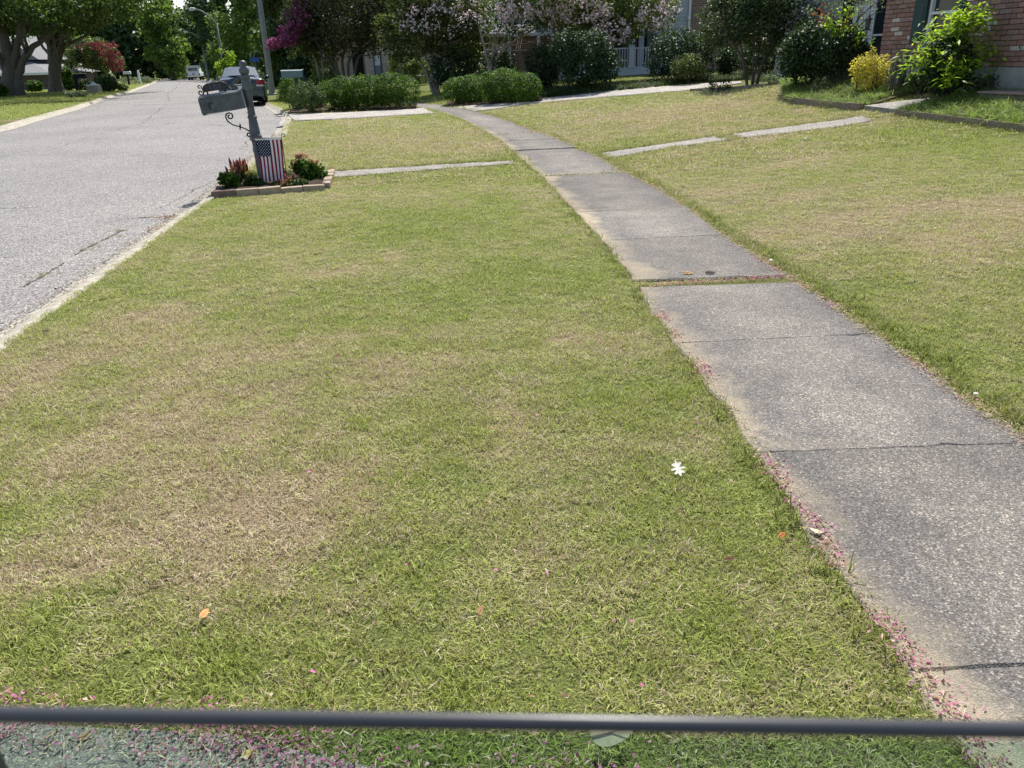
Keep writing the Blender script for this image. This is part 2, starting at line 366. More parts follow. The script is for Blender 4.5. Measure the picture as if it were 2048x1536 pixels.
# ---------------------------------------------------------------- flat paving from outlines
def wpoly(px, dz=0.0): return [G(u, v) for u, v in px]
def densify(P, step=0.4):
    out = []
    for i in range(len(P)):
        a, b = P[i], P[(i+1) % len(P)]; n = max(1, int(np.linalg.norm(np.array(b[:2])-np.array(a[:2]))/step))
        for k in range(n): out.append(np.array(a)+(np.array(b)-np.array(a))*k/n)
    return out
def ribbon(name, A, B, m, top=0.02, depth=0.08, parent=None, n=24, joints=None, zf=None, **kw):
    """paving between two outline polylines A (near edge) and B (far edge), each a list of world xy"""
    def samp(P, s):
        P = [np.array(p[:2], float) for p in P]; d = [0]
        for i in range(1, len(P)): d.append(d[-1]+np.linalg.norm(P[i]-P[i-1]))
        q = s*d[-1]; return np.array([np.interp(q, d, [p[0] for p in P]), np.interp(q, d, [p[1] for p in P])])
    zf = zf or Tz
    rows = []; nw = 6
    for i in range(n+1):
        a, b_ = samp(A, i/n), samp(B, i/n); r = []
        for j in range(nw+1):
            p = a+(b_-a)*j/nw; r.append((p[0], p[1], float(zf(p[0], p[1]))+top))
        ra, rb = r[0], r[-1]
        rows.append([(ra[0], ra[1], ra[2]-depth)]+r+[(rb[0], rb[1], rb[2]-depth)])
    b = MB(); b.grid(rows)
    for rw in (rows[0], rows[-1]):
        b.add([(p[0], p[1], p[2]) for p in rw]+[(rw[-1][0], rw[-1][1], rw[-1][2]-0.0)], [tuple(range(len(rw)))])
    return b.obj(name, m, parent, **kw)
pth = link(bpy.data.objects.new('garden_path', None)); tag(pth, kind='structure')
PATHS = [([(655,357),(760,350),(900,337.5),(1026,329)], [(655,344),(760,338),(900,329),(1026,322)]),
         ([(1216,319),(1340,297),(1468,280)], [(1193,308),(1320,289.5),(1434,272.5)]),
         ([(1486,277),(1580,267),(1687,254),(1745,242)], [(1463,268.5),(1560,256),(1650,244),(1722,231.5)])]
PATHW = []
for a, b_ in PATHS:
    A = wpoly(a); B = wpoly(b_); PATHW.append((A, B))
    ribbon('paving_strip', A, B, M_AGG, 0.012, 0.07, pth)
NBR = ([(590,243),(700,238.5),(800,232),(870,228)], [(575,229),(700,226),(830,217.5),(845,216)])
ND1 = (wpoly(NBR[0]), wpoly(NBR[1]))
ribbon('driveway', ND1[0], ND1[1], M_CONC, 0.02, 0.1, kind='structure')
ND2 = (wpoly([(955,224),(1075,207),(1240,193),(1377,182),(1482,167.5)]), wpoly([(905,215),(1067,199.5),(1240,180.5),(1377,170),(1482,163.5)]))
ribbon('driveway', ND2[0], ND2[1], M_CONC, 0.02, 0.1, kind='structure')
def drv_edge(x): return 1.325-0.1875*x+0.02*np.sin(x*6)
xs = np.linspace(-3.2, 1.03, 30)
OWN = ([(float(x), -4.5) for x in xs], [(float(x), float(drv_edge(x))) for x in xs])
ribbon('driveway', OWN[0], OWN[1], M_DRIVE, 0.012, 0.08, kind='structure')
ribbon('driveway_apron', [(float(XK(y))-0.36, y) for y in np.linspace(21.6, 24.4, 6)], [(float(XK(y))+0.02, y) for y in np.linspace(21.6, 24.4, 6)], M_CONC, 0.0, 0.1, kind='structure', zf=lambda x, y: road_z(x, y)+0.03+0.11*np.clip((x-XK(y)+0.36)/0.36, 0, 1))
def inpoly(px, py, P):
    P = np.array([(p[0], p[1]) for p in P]); c = np.zeros(len(px), bool); j = len(P)-1
    for i in range(len(P)):
        xi, yi = P[i]; xj, yj = P[j]
        with np.errstate(divide='ignore', invalid='ignore'):
            t = ((yi > py) != (yj > py)) & (px < (xj-xi)*(py-yi)/(yj-yi)+xi)
        c ^= t; j = i
    return c
HOLES = [list(A)+list(B)[::-1] for A, B in PATHW]+[list(ND1[0])+list(ND1[1])[::-1], list(ND2[0])+list(ND2[1])[::-1]]
# ---------------------------------------------------------------- grass: tuft prototypes spread by geometry nodes
def tuft(name, n, rad, lmin, lmax, wd_, lean, m, seed, segs=2, droop=0.5):
    r = np.random.default_rng(seed); V = []; F = []; va = []; ka = []
    for i in range(n):
        q = r.random()*2*PI; d = rad*math.sqrt(r.random()); bx, by = d*math.cos(q), d*math.sin(q)
        az = r.random()*2*PI; L = r.uniform(lmin, lmax); ln = abs(r.normal(0, 1))*lean[1]+lean[0]; w = wd_*r.uniform(0.7, 1.3); v = r.random()
        side = np.array([-math.sin(az), math.cos(az), 0])*w*0.5; tw = r.uniform(-0.5, 0.5); side[2] = tw*w*0.5
        p = np.array([bx, by, -0.004]); th = min(ln, 1.35); base = len(V)
        for k in range(segs+1):
            s = k/segs; ws = (1-s**1.6)
            if k < segs: V += [p-side*max(ws, 0.1), p+side*max(ws, 0.1)]; va += [v, v]; ka += [s, s]
            else: V.append(p.copy()); va.append(v); ka.append(1.0)
            p = p+np.array([math.sin(th)*math.cos(az), math.sin(th)*math.sin(az), math.cos(th)])*L/segs; th += droop*r.uniform(0.4, 1.5)
        for k in range(segs-1): a = base+2*k; F.append((a, a+1, a+3, a+2))
        a = base+2*(segs-1); F.append((a, a+1, a+2, a+2))
    F3 = []
    for f in F: F3.append(f[:3]); (F3.append((f[0], f[2], f[3])) if f[2] != f[3] else None)
    me = npmesh(name, V, F3, m, {'v': va, 'k': ka}); return bpy.data.objects.new(name, me)
def proto_set(name, objs):
    c = bpy.data.collections.new(name)
    for o in objs: c.objects.link(o)
    g = bpy.data.node_groups.new(name, 'GeometryNodeTree')
    g.interface.new_socket('Geometry', in_out='INPUT', socket_type='NodeSocketGeometry'); g.interface.new_socket('Geometry', in_out='OUTPUT', socket_type='NodeSocketGeometry')
    gi = g.nodes.new('NodeGroupInput'); go = g.nodes.new('NodeGroupOutput')
    ci = g.nodes.new('GeometryNodeCollectionInfo'); ci.inputs['Collection'].default_value = c; ci.inputs['Separate Children'].default_value = True; ci.inputs['Reset Children'].default_value = True
    ip = g.nodes.new('GeometryNodeInstanceOnPoints'); ip.inputs['Pick Instance'].default_value = True
    def na(nm, ty):
        n = g.nodes.new('GeometryNodeInputNamedAttribute'); n.data_type = ty; n.inputs['Name'].default_value = nm; return n.outputs[0]
    l = g.links; l.new(gi.outputs[0], ip.inputs['Points']); l.new(ci.outputs[0], ip.inputs['Instance'])
    l.new(na('pick', 'INT'), ip.inputs['Instance Index']); l.new(na('rot', 'FLOAT_VECTOR'), ip.inputs['Rotation']); l.new(na('scl', 'FLOAT_VECTOR'), ip.inputs['Scale'])
    l.new(ip.outputs[0], go.inputs[0]); return g, len(objs)
def scatter(name, P, scl, protos, tilt=0.12, hs=None, dd=0.0, **kw):
    g, k = protos; n = len(P); me = bpy.data.meshes.new(name); me.vertices.add(n); me.vertices.foreach_set('co', np.asarray(P, np.float32).ravel())
    a = me.attributes.new('pick', 'INT', 'POINT'); a.data.foreach_set('value', rng.integers(0, k, n).astype(np.int32))
    rt = np.stack([rng.normal(0, tilt, n), rng.normal(0, tilt, n), rng.random(n)*2*PI], 1); a = me.attributes.new('rot', 'FLOAT_VECTOR', 'POINT'); a.data.foreach_set('vector', rt.astype(np.float32).ravel())
    s = np.asarray(scl, float)*np.ones(n); h = s if hs is None else np.asarray(hs)*np.ones(n)
    a = me.attributes.new('scl', 'FLOAT_VECTOR', 'POINT'); a.data.foreach_set('vector', np.stack([s, s, h], 1).astype(np.float32).ravel())
    PP = np.asarray(P); a = me.attributes.new('dry', 'FLOAT', 'POINT'); a.data.foreach_set('value', (dryness(PP[:, 0], PP[:, 1])+dd+rng.normal(0, 0.04, n)).astype(np.float32))
    o = link(bpy.data.objects.new(name, me)); md = o.modifiers.new('scatter', 'NODES'); md.node_group = g; return tag(o, kind='stuff', **kw)
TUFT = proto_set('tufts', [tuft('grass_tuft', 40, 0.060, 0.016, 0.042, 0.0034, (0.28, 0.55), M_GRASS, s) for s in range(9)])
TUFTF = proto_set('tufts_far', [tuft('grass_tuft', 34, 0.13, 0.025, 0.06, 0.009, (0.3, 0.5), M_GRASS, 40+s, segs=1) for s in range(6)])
TUFTL = proto_set('tufts_lush_shaded', [tuft('edge_tuft', 20, 0.045, 0.045, 0.10, 0.0052, (0.3, 0.45), M_LUSH_SHADED, 80+s, segs=3, droop=0.4) for s in range(6)])
M_WEED = foliage('weed_blades', [(0.0, (0.08, 0.125, 0.03)), (0.5, (0.18, 0.25, 0.065)), (0.9, (0.34, 0.41, 0.15)), (1.0, (0.50, 0.46, 0.24))], 0.5, tint=(1.05, 1.1, .8))
TUFTW = proto_set('tufts_weed', [tuft('weed_tuft', 26, 0.09, 0.10, 0.32, 0.009, (0.15, 0.35), M_WEED, 120+s, segs=4, droop=0.35) for s in range(6)])
BED_A = [G(428,396), G(540,388), G(650,380), G(664,348)]; BED_Q = [BED_A[0][:2], BED_A[2][:2], BED_A[3][:2], np.array([float(XK(12.6))+0.0, 12.5])]
RB1A = wpoly([(1574,203),(1590,208),(1640,214.5),(1719,222)]); RB1B = [np.array(p) for p in ((6.9,20.6),(7.15,19.4),(7.55,17.4),(7.95,15.2))]
RB2A = wpoly([(1791,231),(1900,245),(2048,264),(2200,284)]); RB2B = [np.array(p) for p in ((8.0,13.9),(8.35,12.9),(8.55,11.8),(8.8,10.4))]
UPA = wpoly([(1793,229),(1808,220),(1900,209),(2035,200)]); UPB = wpoly([(1727,221),(1792,213),(1900,202.5),(2035,193.5)])
HOLES += [BED_Q, RB1A+RB1B[::-1], RB2A+RB2B[::-1], UPA+UPB[::-1]]
def lawn_pts(y0, y1, dens, x0, x1, gap=0.0):
    n = int((y1-y0)*(x1-x0)*dens); y = rng.uniform(y0, y1, n); x = rng.uniform(x0, x1, n)
    xl, xr, xk = XL(y), XR(y), XK(y); wob = 0.012*np.sin(y*9)+0.01*np.sin(y*23)+rng.normal(0, 0.015, n)
    # the joint line is square to the path, so test the path in its own frame
    ok = ((x > xk+0.0+rng.normal(0, 0.012, n)) & (x < xl-gap-wob+0.012)) | (x > xr+gap+wob-0.012)
    ok |= (x > xl) & (x < xr) & (y > 5.605+0.11*(x-xl)) & (y < 5.745+0.11*(x-xl)) & (rng.random(n) < 0.75)
    ok |= (x > xl) & (x < xr) & (((y > 11.26+0.17*(x-xl)) & (y < 11.37+0.17*(x-xl))) | ((y > 17.15+0.24*(x-xl)) & (y < 17.23+0.24*(x-xl))))
    ok &= ~((y < drv_edge(x)+rng.normal(0, 0.03, n)) & (x < 1.1)) & ~((x > 2.2) & (y < -1))
    ok &= x < 8.24-0.193*(y-14.2)
    for H in HOLES: ok &= ~inpoly(x, y, H)
    x, y = x[ok], y[ok]
    # inside the camera's field, with a margin
    d = np.stack([x, y, Tz(x, y)-CH], 1); zc = d@FWD; u = 1024+FPX*(d@RGT)/zc; v = 768-FPX*(d@UPV)/zc
    k = (zc > 0.2) & (u > -350) & (u < 2400) & (v < 1750); x, y = x[k], y[k]
    k = rng.random(len(x)) > 0.45*np.clip((dryness(x, y)-0.5)*1.6, 0, 1); x, y = x[k], y[k]      # thin where it is dry
    return np.stack([x, y, Tz(x, y)], 1)
def clump(P, a, b): return a+(b-a)*np.clip((vnoise(P[:, 0], P[:, 1], 7.0, 2, 3)-0.25)*1.9, 0, 1)*rng.uniform(0.75, 1.2, len(P))
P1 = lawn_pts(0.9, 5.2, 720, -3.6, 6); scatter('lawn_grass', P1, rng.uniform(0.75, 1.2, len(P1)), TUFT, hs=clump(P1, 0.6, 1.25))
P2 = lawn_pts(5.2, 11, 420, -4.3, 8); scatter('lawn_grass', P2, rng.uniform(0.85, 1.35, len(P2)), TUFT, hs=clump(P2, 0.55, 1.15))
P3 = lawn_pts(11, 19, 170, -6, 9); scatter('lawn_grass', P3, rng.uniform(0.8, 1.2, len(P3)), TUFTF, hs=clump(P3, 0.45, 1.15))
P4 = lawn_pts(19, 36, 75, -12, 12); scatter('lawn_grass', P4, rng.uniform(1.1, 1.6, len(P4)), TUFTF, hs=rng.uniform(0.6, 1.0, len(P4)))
# far lawns along the street
n = 9000; y = rng.uniform(26, 90, n); x = XLK(y)-rng.random(n)**1.4*22-0.1; P5 = np.stack([x, y, base_z(y)], 1)
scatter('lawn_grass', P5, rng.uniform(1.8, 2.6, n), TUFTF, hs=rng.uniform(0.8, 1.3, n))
# lush fringe, lip shade mixed into its green, along the path edges and strip edges
def along(pts, step, jit, dens=1):
    out = []
    for i in range(len(pts)-1):
        a, b_ = np.array(pts[i][:2]), np.array(pts[i+1][:2]); L = np.linalg.norm(b_-a); k = max(1, int(L/step*dens))
        s = rng.random(k)[:, None]; out.append(a+(b_-a)*s+rng.normal(0, 1, (k, 2))*jit)
    return np.concatenate(out)
yy = np.arange(1.2, 30, 0.4)
E1 = along([(float(XR(q))+0.09, q) for q in yy], 0.011, 0.05); E1 = E1[(E1[:, 1] < 14) | (rng.random(len(E1)) < 0.4)]
E2 = along([(float(XL(q))-0.05, q) for q in yy], 0.05, 0.03)
E3 = np.concatenate([along([(p[0], p[1]+0.03) for p in B], 0.010, 0.03) for A, B in PATHW]+[along([(p[0], p[1]-0.03) for p in A], 0.06, 0.03) for A, B in PATHW])
E4 = along([(p[0]-0.03, p[1]-0.03) for p in RB1A], 0.03, 0.05); E5 = along([(p[0]-0.03, p[1]-0.03) for p in RB2A], 0.015, 0.06)
E6 = along([G(1440,274)[:2], G(1475,279)[:2]], 0.008, 0.10)
E = np.concatenate([E1, E2, E3, E4, E5, E6]); ok = (E[:, 1] > drv_edge(E[:, 0])+0.02)
ok &= ~((E[:, 0] > XL(E[:, 1])-0.005) & (E[:, 0] < XR(E[:, 1])+0.005)); E = E[ok]
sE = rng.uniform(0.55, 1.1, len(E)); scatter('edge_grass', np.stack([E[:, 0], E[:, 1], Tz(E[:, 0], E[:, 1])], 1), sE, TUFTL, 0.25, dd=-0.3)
# tall grass in the raised beds by the brick house
def bedfill(A, B, n):
    s = rng.random(n); t = rng.random(n)
    def sm(P, s):
        P = np.array([p[:2] for p in P]); k = len(P)-1; i = np.minimum((s*k).astype(int), k-1); f = (s*k-i)[:, None]; return P[i]*(1-f)+P[i+1]*f
    q = sm(A, s)*(1-t[:, None])+sm(B, s)*t[:, None]; return np.stack([q[:, 0], q[:, 1], Tz(q[:, 0], q[:, 1])+0.07], 1)
Q = np.concatenate([bedfill(RB1A, RB1B, 1000), bedfill(RB2A, RB2B, 1500)])
scatter('bed_grass', Q, rng.uniform(0.5, 1.0, len(Q)), TUFTW, 0.25, hs=rng.uniform(0.18, 0.6, len(Q))**1.0)
# ---------------------------------------------------------------- fallen petals, straw and grit
M_PETAL = foliage('pink_petals', [(0.0, (0.16, 0.07, 0.06)), (0.18, (0.30, 0.13, 0.13)), (0.3, (0.46, 0.12, 0.27)), (0.6, (0.58, 0.19, 0.38)), (0.8, (0.66, 0.34, 0.48)), (1.0, (0.60, 0.46, 0.34))], 0.3, 0.7)
M_STRAW = foliage('straw_litter', [(0.0, (0.18, 0.11, 0.06)), (0.4, (0.40, 0.28, 0.17)), (0.8, (0.55, 0.44, 0.29)), (1.0, (0.62, 0.54, 0.40))], 0.15, 0.8)
def flakes(name, P, smin, smax, asp, m, lift=0.012, tilt=0.6, parent=None, **kw):
    n = len(P); s = rng.uniform(smin, smax, n); az = rng.random(n)*2*PI; a = np.stack([np.cos(az), np.sin(az), rng.normal(0, tilt, n)*(0.6 if asp > .3 else 0.35)], 1)
    b_ = np.stack([-np.sin(az), np.cos(az), rng.normal(0, tilt, n)], 1)*asp; C = P+np.array([0, 0, 1])*(lift*rng.uniform(0.4, 1.6, n))[:, None]
    zz = np.array([0, 0, 1.0])*min(1.0, max(0.0, asp*1.5-.2)); V = np.stack([C-a*s[:, None]/2, C+b_*s[:, None]/2*rng.uniform(.5, 1.3, n)[:, None]+zz*(s*rng.uniform(-.1, .35, n))[:, None], C+a*s[:, None]/2, C-b_*s[:, None]/2*rng.uniform(.5, 1.3, n)[:, None]+zz*(s*rng.uniform(-.1, .35, n))[:, None]], 1).reshape(-1, 3)
    me = npmesh(name, V, np.arange(4*n).reshape(n, 4), m, {'v': np.repeat(rng.random(n), 4)}); return tag(link(bpy.data.objects.new(name, me), parent), kind='stuff', **kw)
def clumpy(pts, step, jit, k, thr):
    Pq = along(pts, step, jit); w = np.sin(Pq[:, 1]*5.1+1)+np.sin(Pq[:, 1]*11.7)+np.sin(Pq[:, 0]*9+Pq[:, 1]*2.3)+rng.normal(0, 0.5, len(Pq)); return Pq[w > thr]
def lift(Q, dz=0.0): return np.stack([Q[:, 0], Q[:, 1], Tz(Q[:, 0], Q[:, 1])+dz], 1)
ly = np.arange(1.2, 9, 0.25)
pe = np.concatenate([clumpy([(float(XL(q))+0.022, q) for q in ly[:16]], 0.0016, 0.030, 1, 0.30), clumpy([(float(XR(q))-0.02, q) for q in ly[6:22]], 0.0028, 0.03, 1, 0.4),
    along([(float(XL(5.55))+0.1, 5.60), (float(XR(5.6)), 5.72)], 0.002, 0.022)])
flakes('fallen_petals', lift(pe, 0.014), 0.005, 0.014, 0.8, M_PETAL, 0.008)
dx = np.linspace(-1.75, 0.6, 24); dq = along([(float(q), float(drv_edge(q))-0.02) for q in dx], 0.0005, 0.055)
dq = dq[(np.sin(dq[:, 0]*7)+rng.normal(0, 0.7, len(dq)) > -0.3) & (rng.random(len(dq)) < np.clip(1.15-(dq[:, 0]+0.3)*0.9, 0.08, 1))]
flakes('fallen_petals', lift(dq, 0.015), 0.005, 0.013, 0.8, M_PETAL, 0.012)
k = 46; lp = np.stack([rng.uniform(-1.6, 1.0, k), rng.uniform(1.5, 3.4, k)], 1); flakes('fallen_petals', lift(lp, 0.035), 0.012, 0.02, 0.9, M_PETAL, 0.01)
st = np.concatenate([along([(float(XR(q))-0.01, q) for q in np.arange(1.2, 22, 0.4)], 0.0018, 0.032), along([(float(XL(q))+0.015, q) for q in np.arange(1.2, 22, 0.4)], 0.0045, 0.022), along([(float(q), float(drv_edge(q))-0.02) for q in dx], 0.002, 0.06),
    along([(float(XL(5.6)), 5.63), (float(XR(5.6)), 5.76)], 0.004, 0.035)])
flakes('straw_litter', lift(st, 0.018), 0.012, 0.042, 0.10, M_STRAW, 0.008, 0.3)
# gutter grit and leaf litter along the near kerb
gy = rng.uniform(2.5, 20, 9000); gx = XK(gy)-rng.uniform(0.02, 0.40, len(gy)); gp = np.stack([gx, gy, [road_z(a-0.1, b_)+0.02+max(0, 0.085*(1-(float(XK(b_))-a)/0.16)) for a, b_ in zip(gx, gy)]], 1)
M_GRIT = foliage('gutter_grit', [(0.0, (0.16, 0.13, 0.10)), (0.4, (0.40, 0.36, 0.29)), (0.85, (0.55, 0.50, 0.41)), (1.0, (0.30, 0.15, 0.07))], 0.05, 0.9)
flakes('gutter_grit', gp, 0.008, 0.028, 0.8, M_GRIT, 0.006, 0.5)
q = along([(-4.35, 9.55), (-3.95, 9.65), (-3.95, 9.1), (-3.98, 8.8)], 0.003, 0.07); q = np.stack([q[:, 0], q[:, 1], [road_z(a, b_)+0.02 for a, b_ in q]], 1)
M_LITTER = foliage('leaf_litter', [(0.0, (0.12, 0.06, 0.03)), (0.6, (0.32, 0.17, 0.09)), (1.0, (0.48, 0.33, 0.2))], 0.1, 0.85); flakes('leaf_litter', q, 0.015, 0.04, 0.5, M_LITTER, 0.012, 0.5)
# cracks in the asphalt: thin jagged tar-dark seams lying on the road sheet
M_CRACK = plain('crack_fill', (0.085, 0.075, 0.055), 0.95, 0.1, var=0.4, scale=30)
road = bpy.data.objects['road']
def crack(px, w=0.012, seed=0):
    r = np.random.default_rng(seed); P = [hit(u, v, lambda x, y: road_z(x, y) if XLK(y) < x < XK(y) else base_z(y)-0.1)[:2] for u, v in px]; pts = []
    for i in range(len(P)-1):
        for k in range(14): pts.append(P[i]+(P[i+1]-P[i])*k/14+r.normal(0, 0.018*np.linalg.norm(P[i+1]-P[i])/1.0 if np.linalg.norm(P[i+1]-P[i]) < 2 else 0.045, 2))
    b = MB(); rows = []
    for i, p in enumerate(pts):
        t = pts[min(i+1, len(pts)-1)]-pts[max(0, i-1)]; t = t/np.linalg.norm(t); nn = np.array([-t[1], t[0]])*w*r.uniform(0.05, 1.1)*(0.25+0.75*abs(math.sin(i*0.37+seed)))
        rows.append([(p[0]-nn[0], p[1]-nn[1], road_z(*(p-nn))+0.005), (p[0]+nn[0], p[1]+nn[1], road_z(*(p+nn))+0.005)])
    b.grid(rows, smooth=False, flip=True); b.obj('crack', M_CRACK, road)
for i, (c, w) in enumerate([([(45,575),(85,553),(105,540),(130,525)], .014), ([(150,510),(172,497),(195,486),(225,472),(248,459)], .016), ([(255,438),(278,436),(345,434)], .02), ([(310,420),(340,408),(380,385),(430,360)], .009), ([(0,417),(40,416),(80,415)], .012), ([(0,516),(18,515)], .02),
        ([(488,300),(500,268),(505,240),(494,222)], .012), ([(478,330),(470,350),(440,362)], .01), ([(385,252),(420,249),(450,252)], .03), ([(340,205),(335,190),(350,178),(360,165)], .02), ([(100,300),(200,268),(290,246),(335,208)], .012)]): crack(c, w, i)
wq = [hit(u, v, lambda x, y: road_z(x, y)) for u, v in ((84,551),(170,499),(186,491),(222,473),(240,463))]; wq = np.concatenate([w_+np.stack([rng.normal(0, .05, 9), rng.normal(0, .04, 9), np.zeros(9)], 1) for w_ in wq])
scatter('crack_weeds', wq, rng.uniform(0.25, 0.5, len(wq)), TUFTL, 0.4)
# ---------------------------------------------------------------- flower bed with edging blocks, mailbox, garden flag
M_BLOCK = plain("edging_block_tan", (0.36, 0.285, 0.205), 0.9, 0.2, var=0.25, scale=11, bump=0.5, bs=90)
M_BLOCK_SHADOW = plain('edging_block_shadowed', (0.20, 0.13, 0.11), 0.9, 0.2, var=0.25, scale=11, bump=0.5, bs=90)  # mailbox shadow put into the colour of the left corner blocks
fb = thing('flower_bed', 'small flower bed edged with tan blocks around the leaning mailbox', 'flower bed', (0, 0, 0))
P0, P1_, P2_, P3_ = [np.array(p[:2], float) for p in BED_Q]
def bz(p): return float(base_z(p[1]))
bmesh_block = MB(); bmesh_block.box(-0.14, 0.14, -0.055, 0.055, -0.05, 0.10, b=0.008)
bme = bmesh_block.mesh('edging_block', M_BLOCK); bmer = bmesh_block.mesh('edging_block', M_BLOCK_SHADOW)
def blocks(a, b_, n, dark=()):
    L = np.linalg.norm(b_-a)/n; ang = math.atan2(*(b_-a)[::-1])
    for i in range(n):
        c = a+(b_-a)*(i+0.5)/n; inst('edging_block', bmer if i in dark else bme, fb, (c[0], c[1], bz(c)+rng.normal(0, .006)), (rng.normal(0, .02), rng.normal(0, .025), ang+rng.normal(0, .03)), (L/0.285, .95, rng.uniform(.70, .80)))
blocks(P0, P1_, 5, (0,)); blocks(P1_+np.array([0, .1]), P2_, 5); blocks(P0+np.array([-.02, .1]), P3_, 6, (0, 1))
b = MB(); rows = []
for i in range(9):
    rows.append([tuple(np.append(P0+(P1_-P0)*j/8+(P3_+(P2_-P3_)*j/8-P0-(P1_-P0)*j/8)*i/8, bz(P0)+0.06+0.03*math.sin(i*j))) for j in range(9)])
b.grid(rows); b.obj('soil', M_MULCH, fb)
# mailbox ----------------------------------------------------------
M_IRON = plain('grey_green_paint', (0.085, 0.094, 0.098), 0.4, 0.5, var=0.45, scale=10, bump=0.25, bs=60)
M_DARKIRON = plain('dark_iron', (0.03, 0.033, 0.036), 0.5, 0.4, var=0.3, scale=20)
M_DIGIT = plain('digit_paint', (0.14, 0.14, 0.15), 0.6, 0.3)
mb_p = G(528, 367); mb = thing('mailbox', 'grey cast mailbox leaning on an ornate post beside the street', 'mailbox', mb_p)
mb.rotation_euler = (0, R(-1.6), R(9)); mb.scale = (1, 1, .98)
prof = [(-.1,.07),(.06,.07),(.08,.060),(.45,.058),(.47,.066),(.50,.066),(.52,.058),(.60,.060),(.63,.078),(.68,.078),(.70,.066),(.76,.064),(.91,.051),(.925,.059),(.945,.059),(.96,.047),(1.02,.044),(1.28,.049),(1.30,.062),(1.42,.056),(1.44,.050),(1.46,.060),(1.49,.060),(1.505,.050)]
MB().lathe([(z_, r_*1.12) for z_, r_ in prof], 12, smooth=False).obj('post', M_IRON, mb)
MB().lathe([(1.505,.05),(1.53,.068),(1.57,.072),(1.60,.05),(1.615,.04),(1.63,.050),(1.655,.047),(1.68,.032),(1.69,.008)], 14).obj('finial', M_IRON, mb)
bx = MB()       # box: long axis along -X, tilted street end down
L0, L1, Wd, H0 = -0.66, -0.08, 0.105, 0.0
sec = [(-Wd, 0), (-Wd*1.02, .20), (-Wd*1.12, .205), (-Wd*1.12, .225), (-Wd*.8, .245), (0, .258), (Wd*.8, .245), (Wd*1.12, .225), (Wd*1.12, .205), (Wd*1.02, .20), (Wd, 0)]
rows = [[(x, y*(1.0 if abs(x-L0) > .02 else 1.06), z-(0.012 if x == L0 else 0)) for y, z in sec] for x in (L0, L0+.03, L1-.03, L1)]
bx.grid(rows, smooth=False, flip=True); bx.add(rows[0], [tuple(range(len(sec)))]); bx.add(rows[-1], [tuple(range(len(sec)-1, -1, -1))])
bx.add([rows[0][0], rows[-1][0], rows[-1][-1], rows[0][-1]], [(0, 1, 2, 3)])
box_o = bx.obj('box', M_IRON, mb, (0, 0, 0.99)); box_o.rotation_euler = (0, R(-5.3), 0); box_o.location = (0.03, -0.02, 1.075)
pn = MB()
pn.box(L0+.06, L1-.06, -Wd*1.02-.004, -Wd*1.0, .03, .045); pn.box(L0+.06, L1-.06, -Wd*1.02-.004, -Wd*1.0, .165, .178); pn.box(L0+.05, L0+.065, -Wd*1.02-.004, -Wd, .03, .178); pn.box(L1-.065, L1-.05, -Wd*1.02-.004, -Wd, .03, .178)
pn.box(-.46, -.38, -Wd*1.02-.007, -Wd, .05, .12); pn.obj('side_moulding', M_IRON, box_o)
fl = MB(); fl.box(L0+.10, L0+.13, -Wd-.012, -Wd-.004, .05, .13); fl.box(L0+.10, L0+.16, -Wd-.012, -Wd-.004, .12, .145); fl.obj('signal_flag', M_DARKIRON, box_o)
dr = MB(); dr.box(L0-.012, L0-.001, -Wd*.95, Wd*.95, .01, .20); dr.box(L0-.03, L0-.012, -.02, .02, .16, .18); dr.obj('door', M_IRON, box_o)
cp = MB(); cp.box(L1, L1+.012, -Wd*1.0, Wd*1.0, 0.0, .235); cp.obj('end_plate', plain('sunlit_grey_paint', (0.30, 0.31, 0.31), 0.45, 0.4), box_o)  # end face painted lighter to stand for the sun on it
def spiral(c, r0, turns, a0, sgn=1, n=18, plane='xz', y=0.0):
    return [(c[0]+r0*(1-0.72*i/n)*math.cos(a0+sgn*turns*2*PI*i/n), y, c[1]+r0*(1-0.72*i/n)*math.sin(a0+sgn*turns*2*PI*i/n)) for i in range(n+1)]
br = MB()
p_up = spiral((-.30, .915), .055, 1.25, PI, -1); mid = [(-.355, 0, .90), (-.34, 0, .85), (-.28, 0, .80), (-.20, 0, .772), (-.12, 0, .735), (-.065, 0, .69)]
br.tube(p_up[::-1]+mid, .011, 6); br.tube([(-.065, 0, .69)]+spiral((-.085, .655), .042, 1.2, PI*.4, -1), .011, 6); br.tube([(-.195, 0, .72), (-.185, 0, .775), (-.18, 0, .815)], [.006, .016, .004], 6)
br.obj('scroll_bracket', M_DARKIRON, mb, (0, 0, .05))
pl = MB(); N_ = 14; arch = [(-.155, 0), (-.17, .03), (-.15, .075), (-.10, .10), (.10, .10), (.15, .075), (.17, .03), (.155, 0)]
pl.add([(x, -.006, z) for x, z in arch]+[(x, .006, z) for x, z in arch], [tuple(range(8)), tuple(range(15, 7, -1))]+[(i, 8+i, 8+(i+1) % 8, (i+1) % 8) for i in range(8)])
pl.tube([(x, 0, z) for x, z in arch], .010, 6); pl.tube([(-.17, 0, .02)]+spiral((-.205, .005), .04, 1.1, 0, -1), .010, 6); pl.tube([(-.165, 0, .03)]+spiral((-.205, .075), .03, 1.0, -.6, 1), .008, 6)
pl.tube([(.165, 0, .03), (.20, 0, -.01), (.24, 0, -.02)]+spiral((.27, .0), .03, .9, PI, 1), .010, 6); pl.tube([(-.12, 0, -.03), (-.12, 0, .01)], .012, 6); pl.tube([(.12, 0, -.03), (.12, 0, .01)], .012, 6)
np_o = pl.obj('number_plate', M_DARKIRON, box_o, (-.42, 0, .285))
tc = bpy.data.curves.new('house_number', 'FONT'); tc.body = '100'; tc.size = .095; tc.extrude = .003; tc.align_x = 'CENTER'; tc.space_character = 1.25
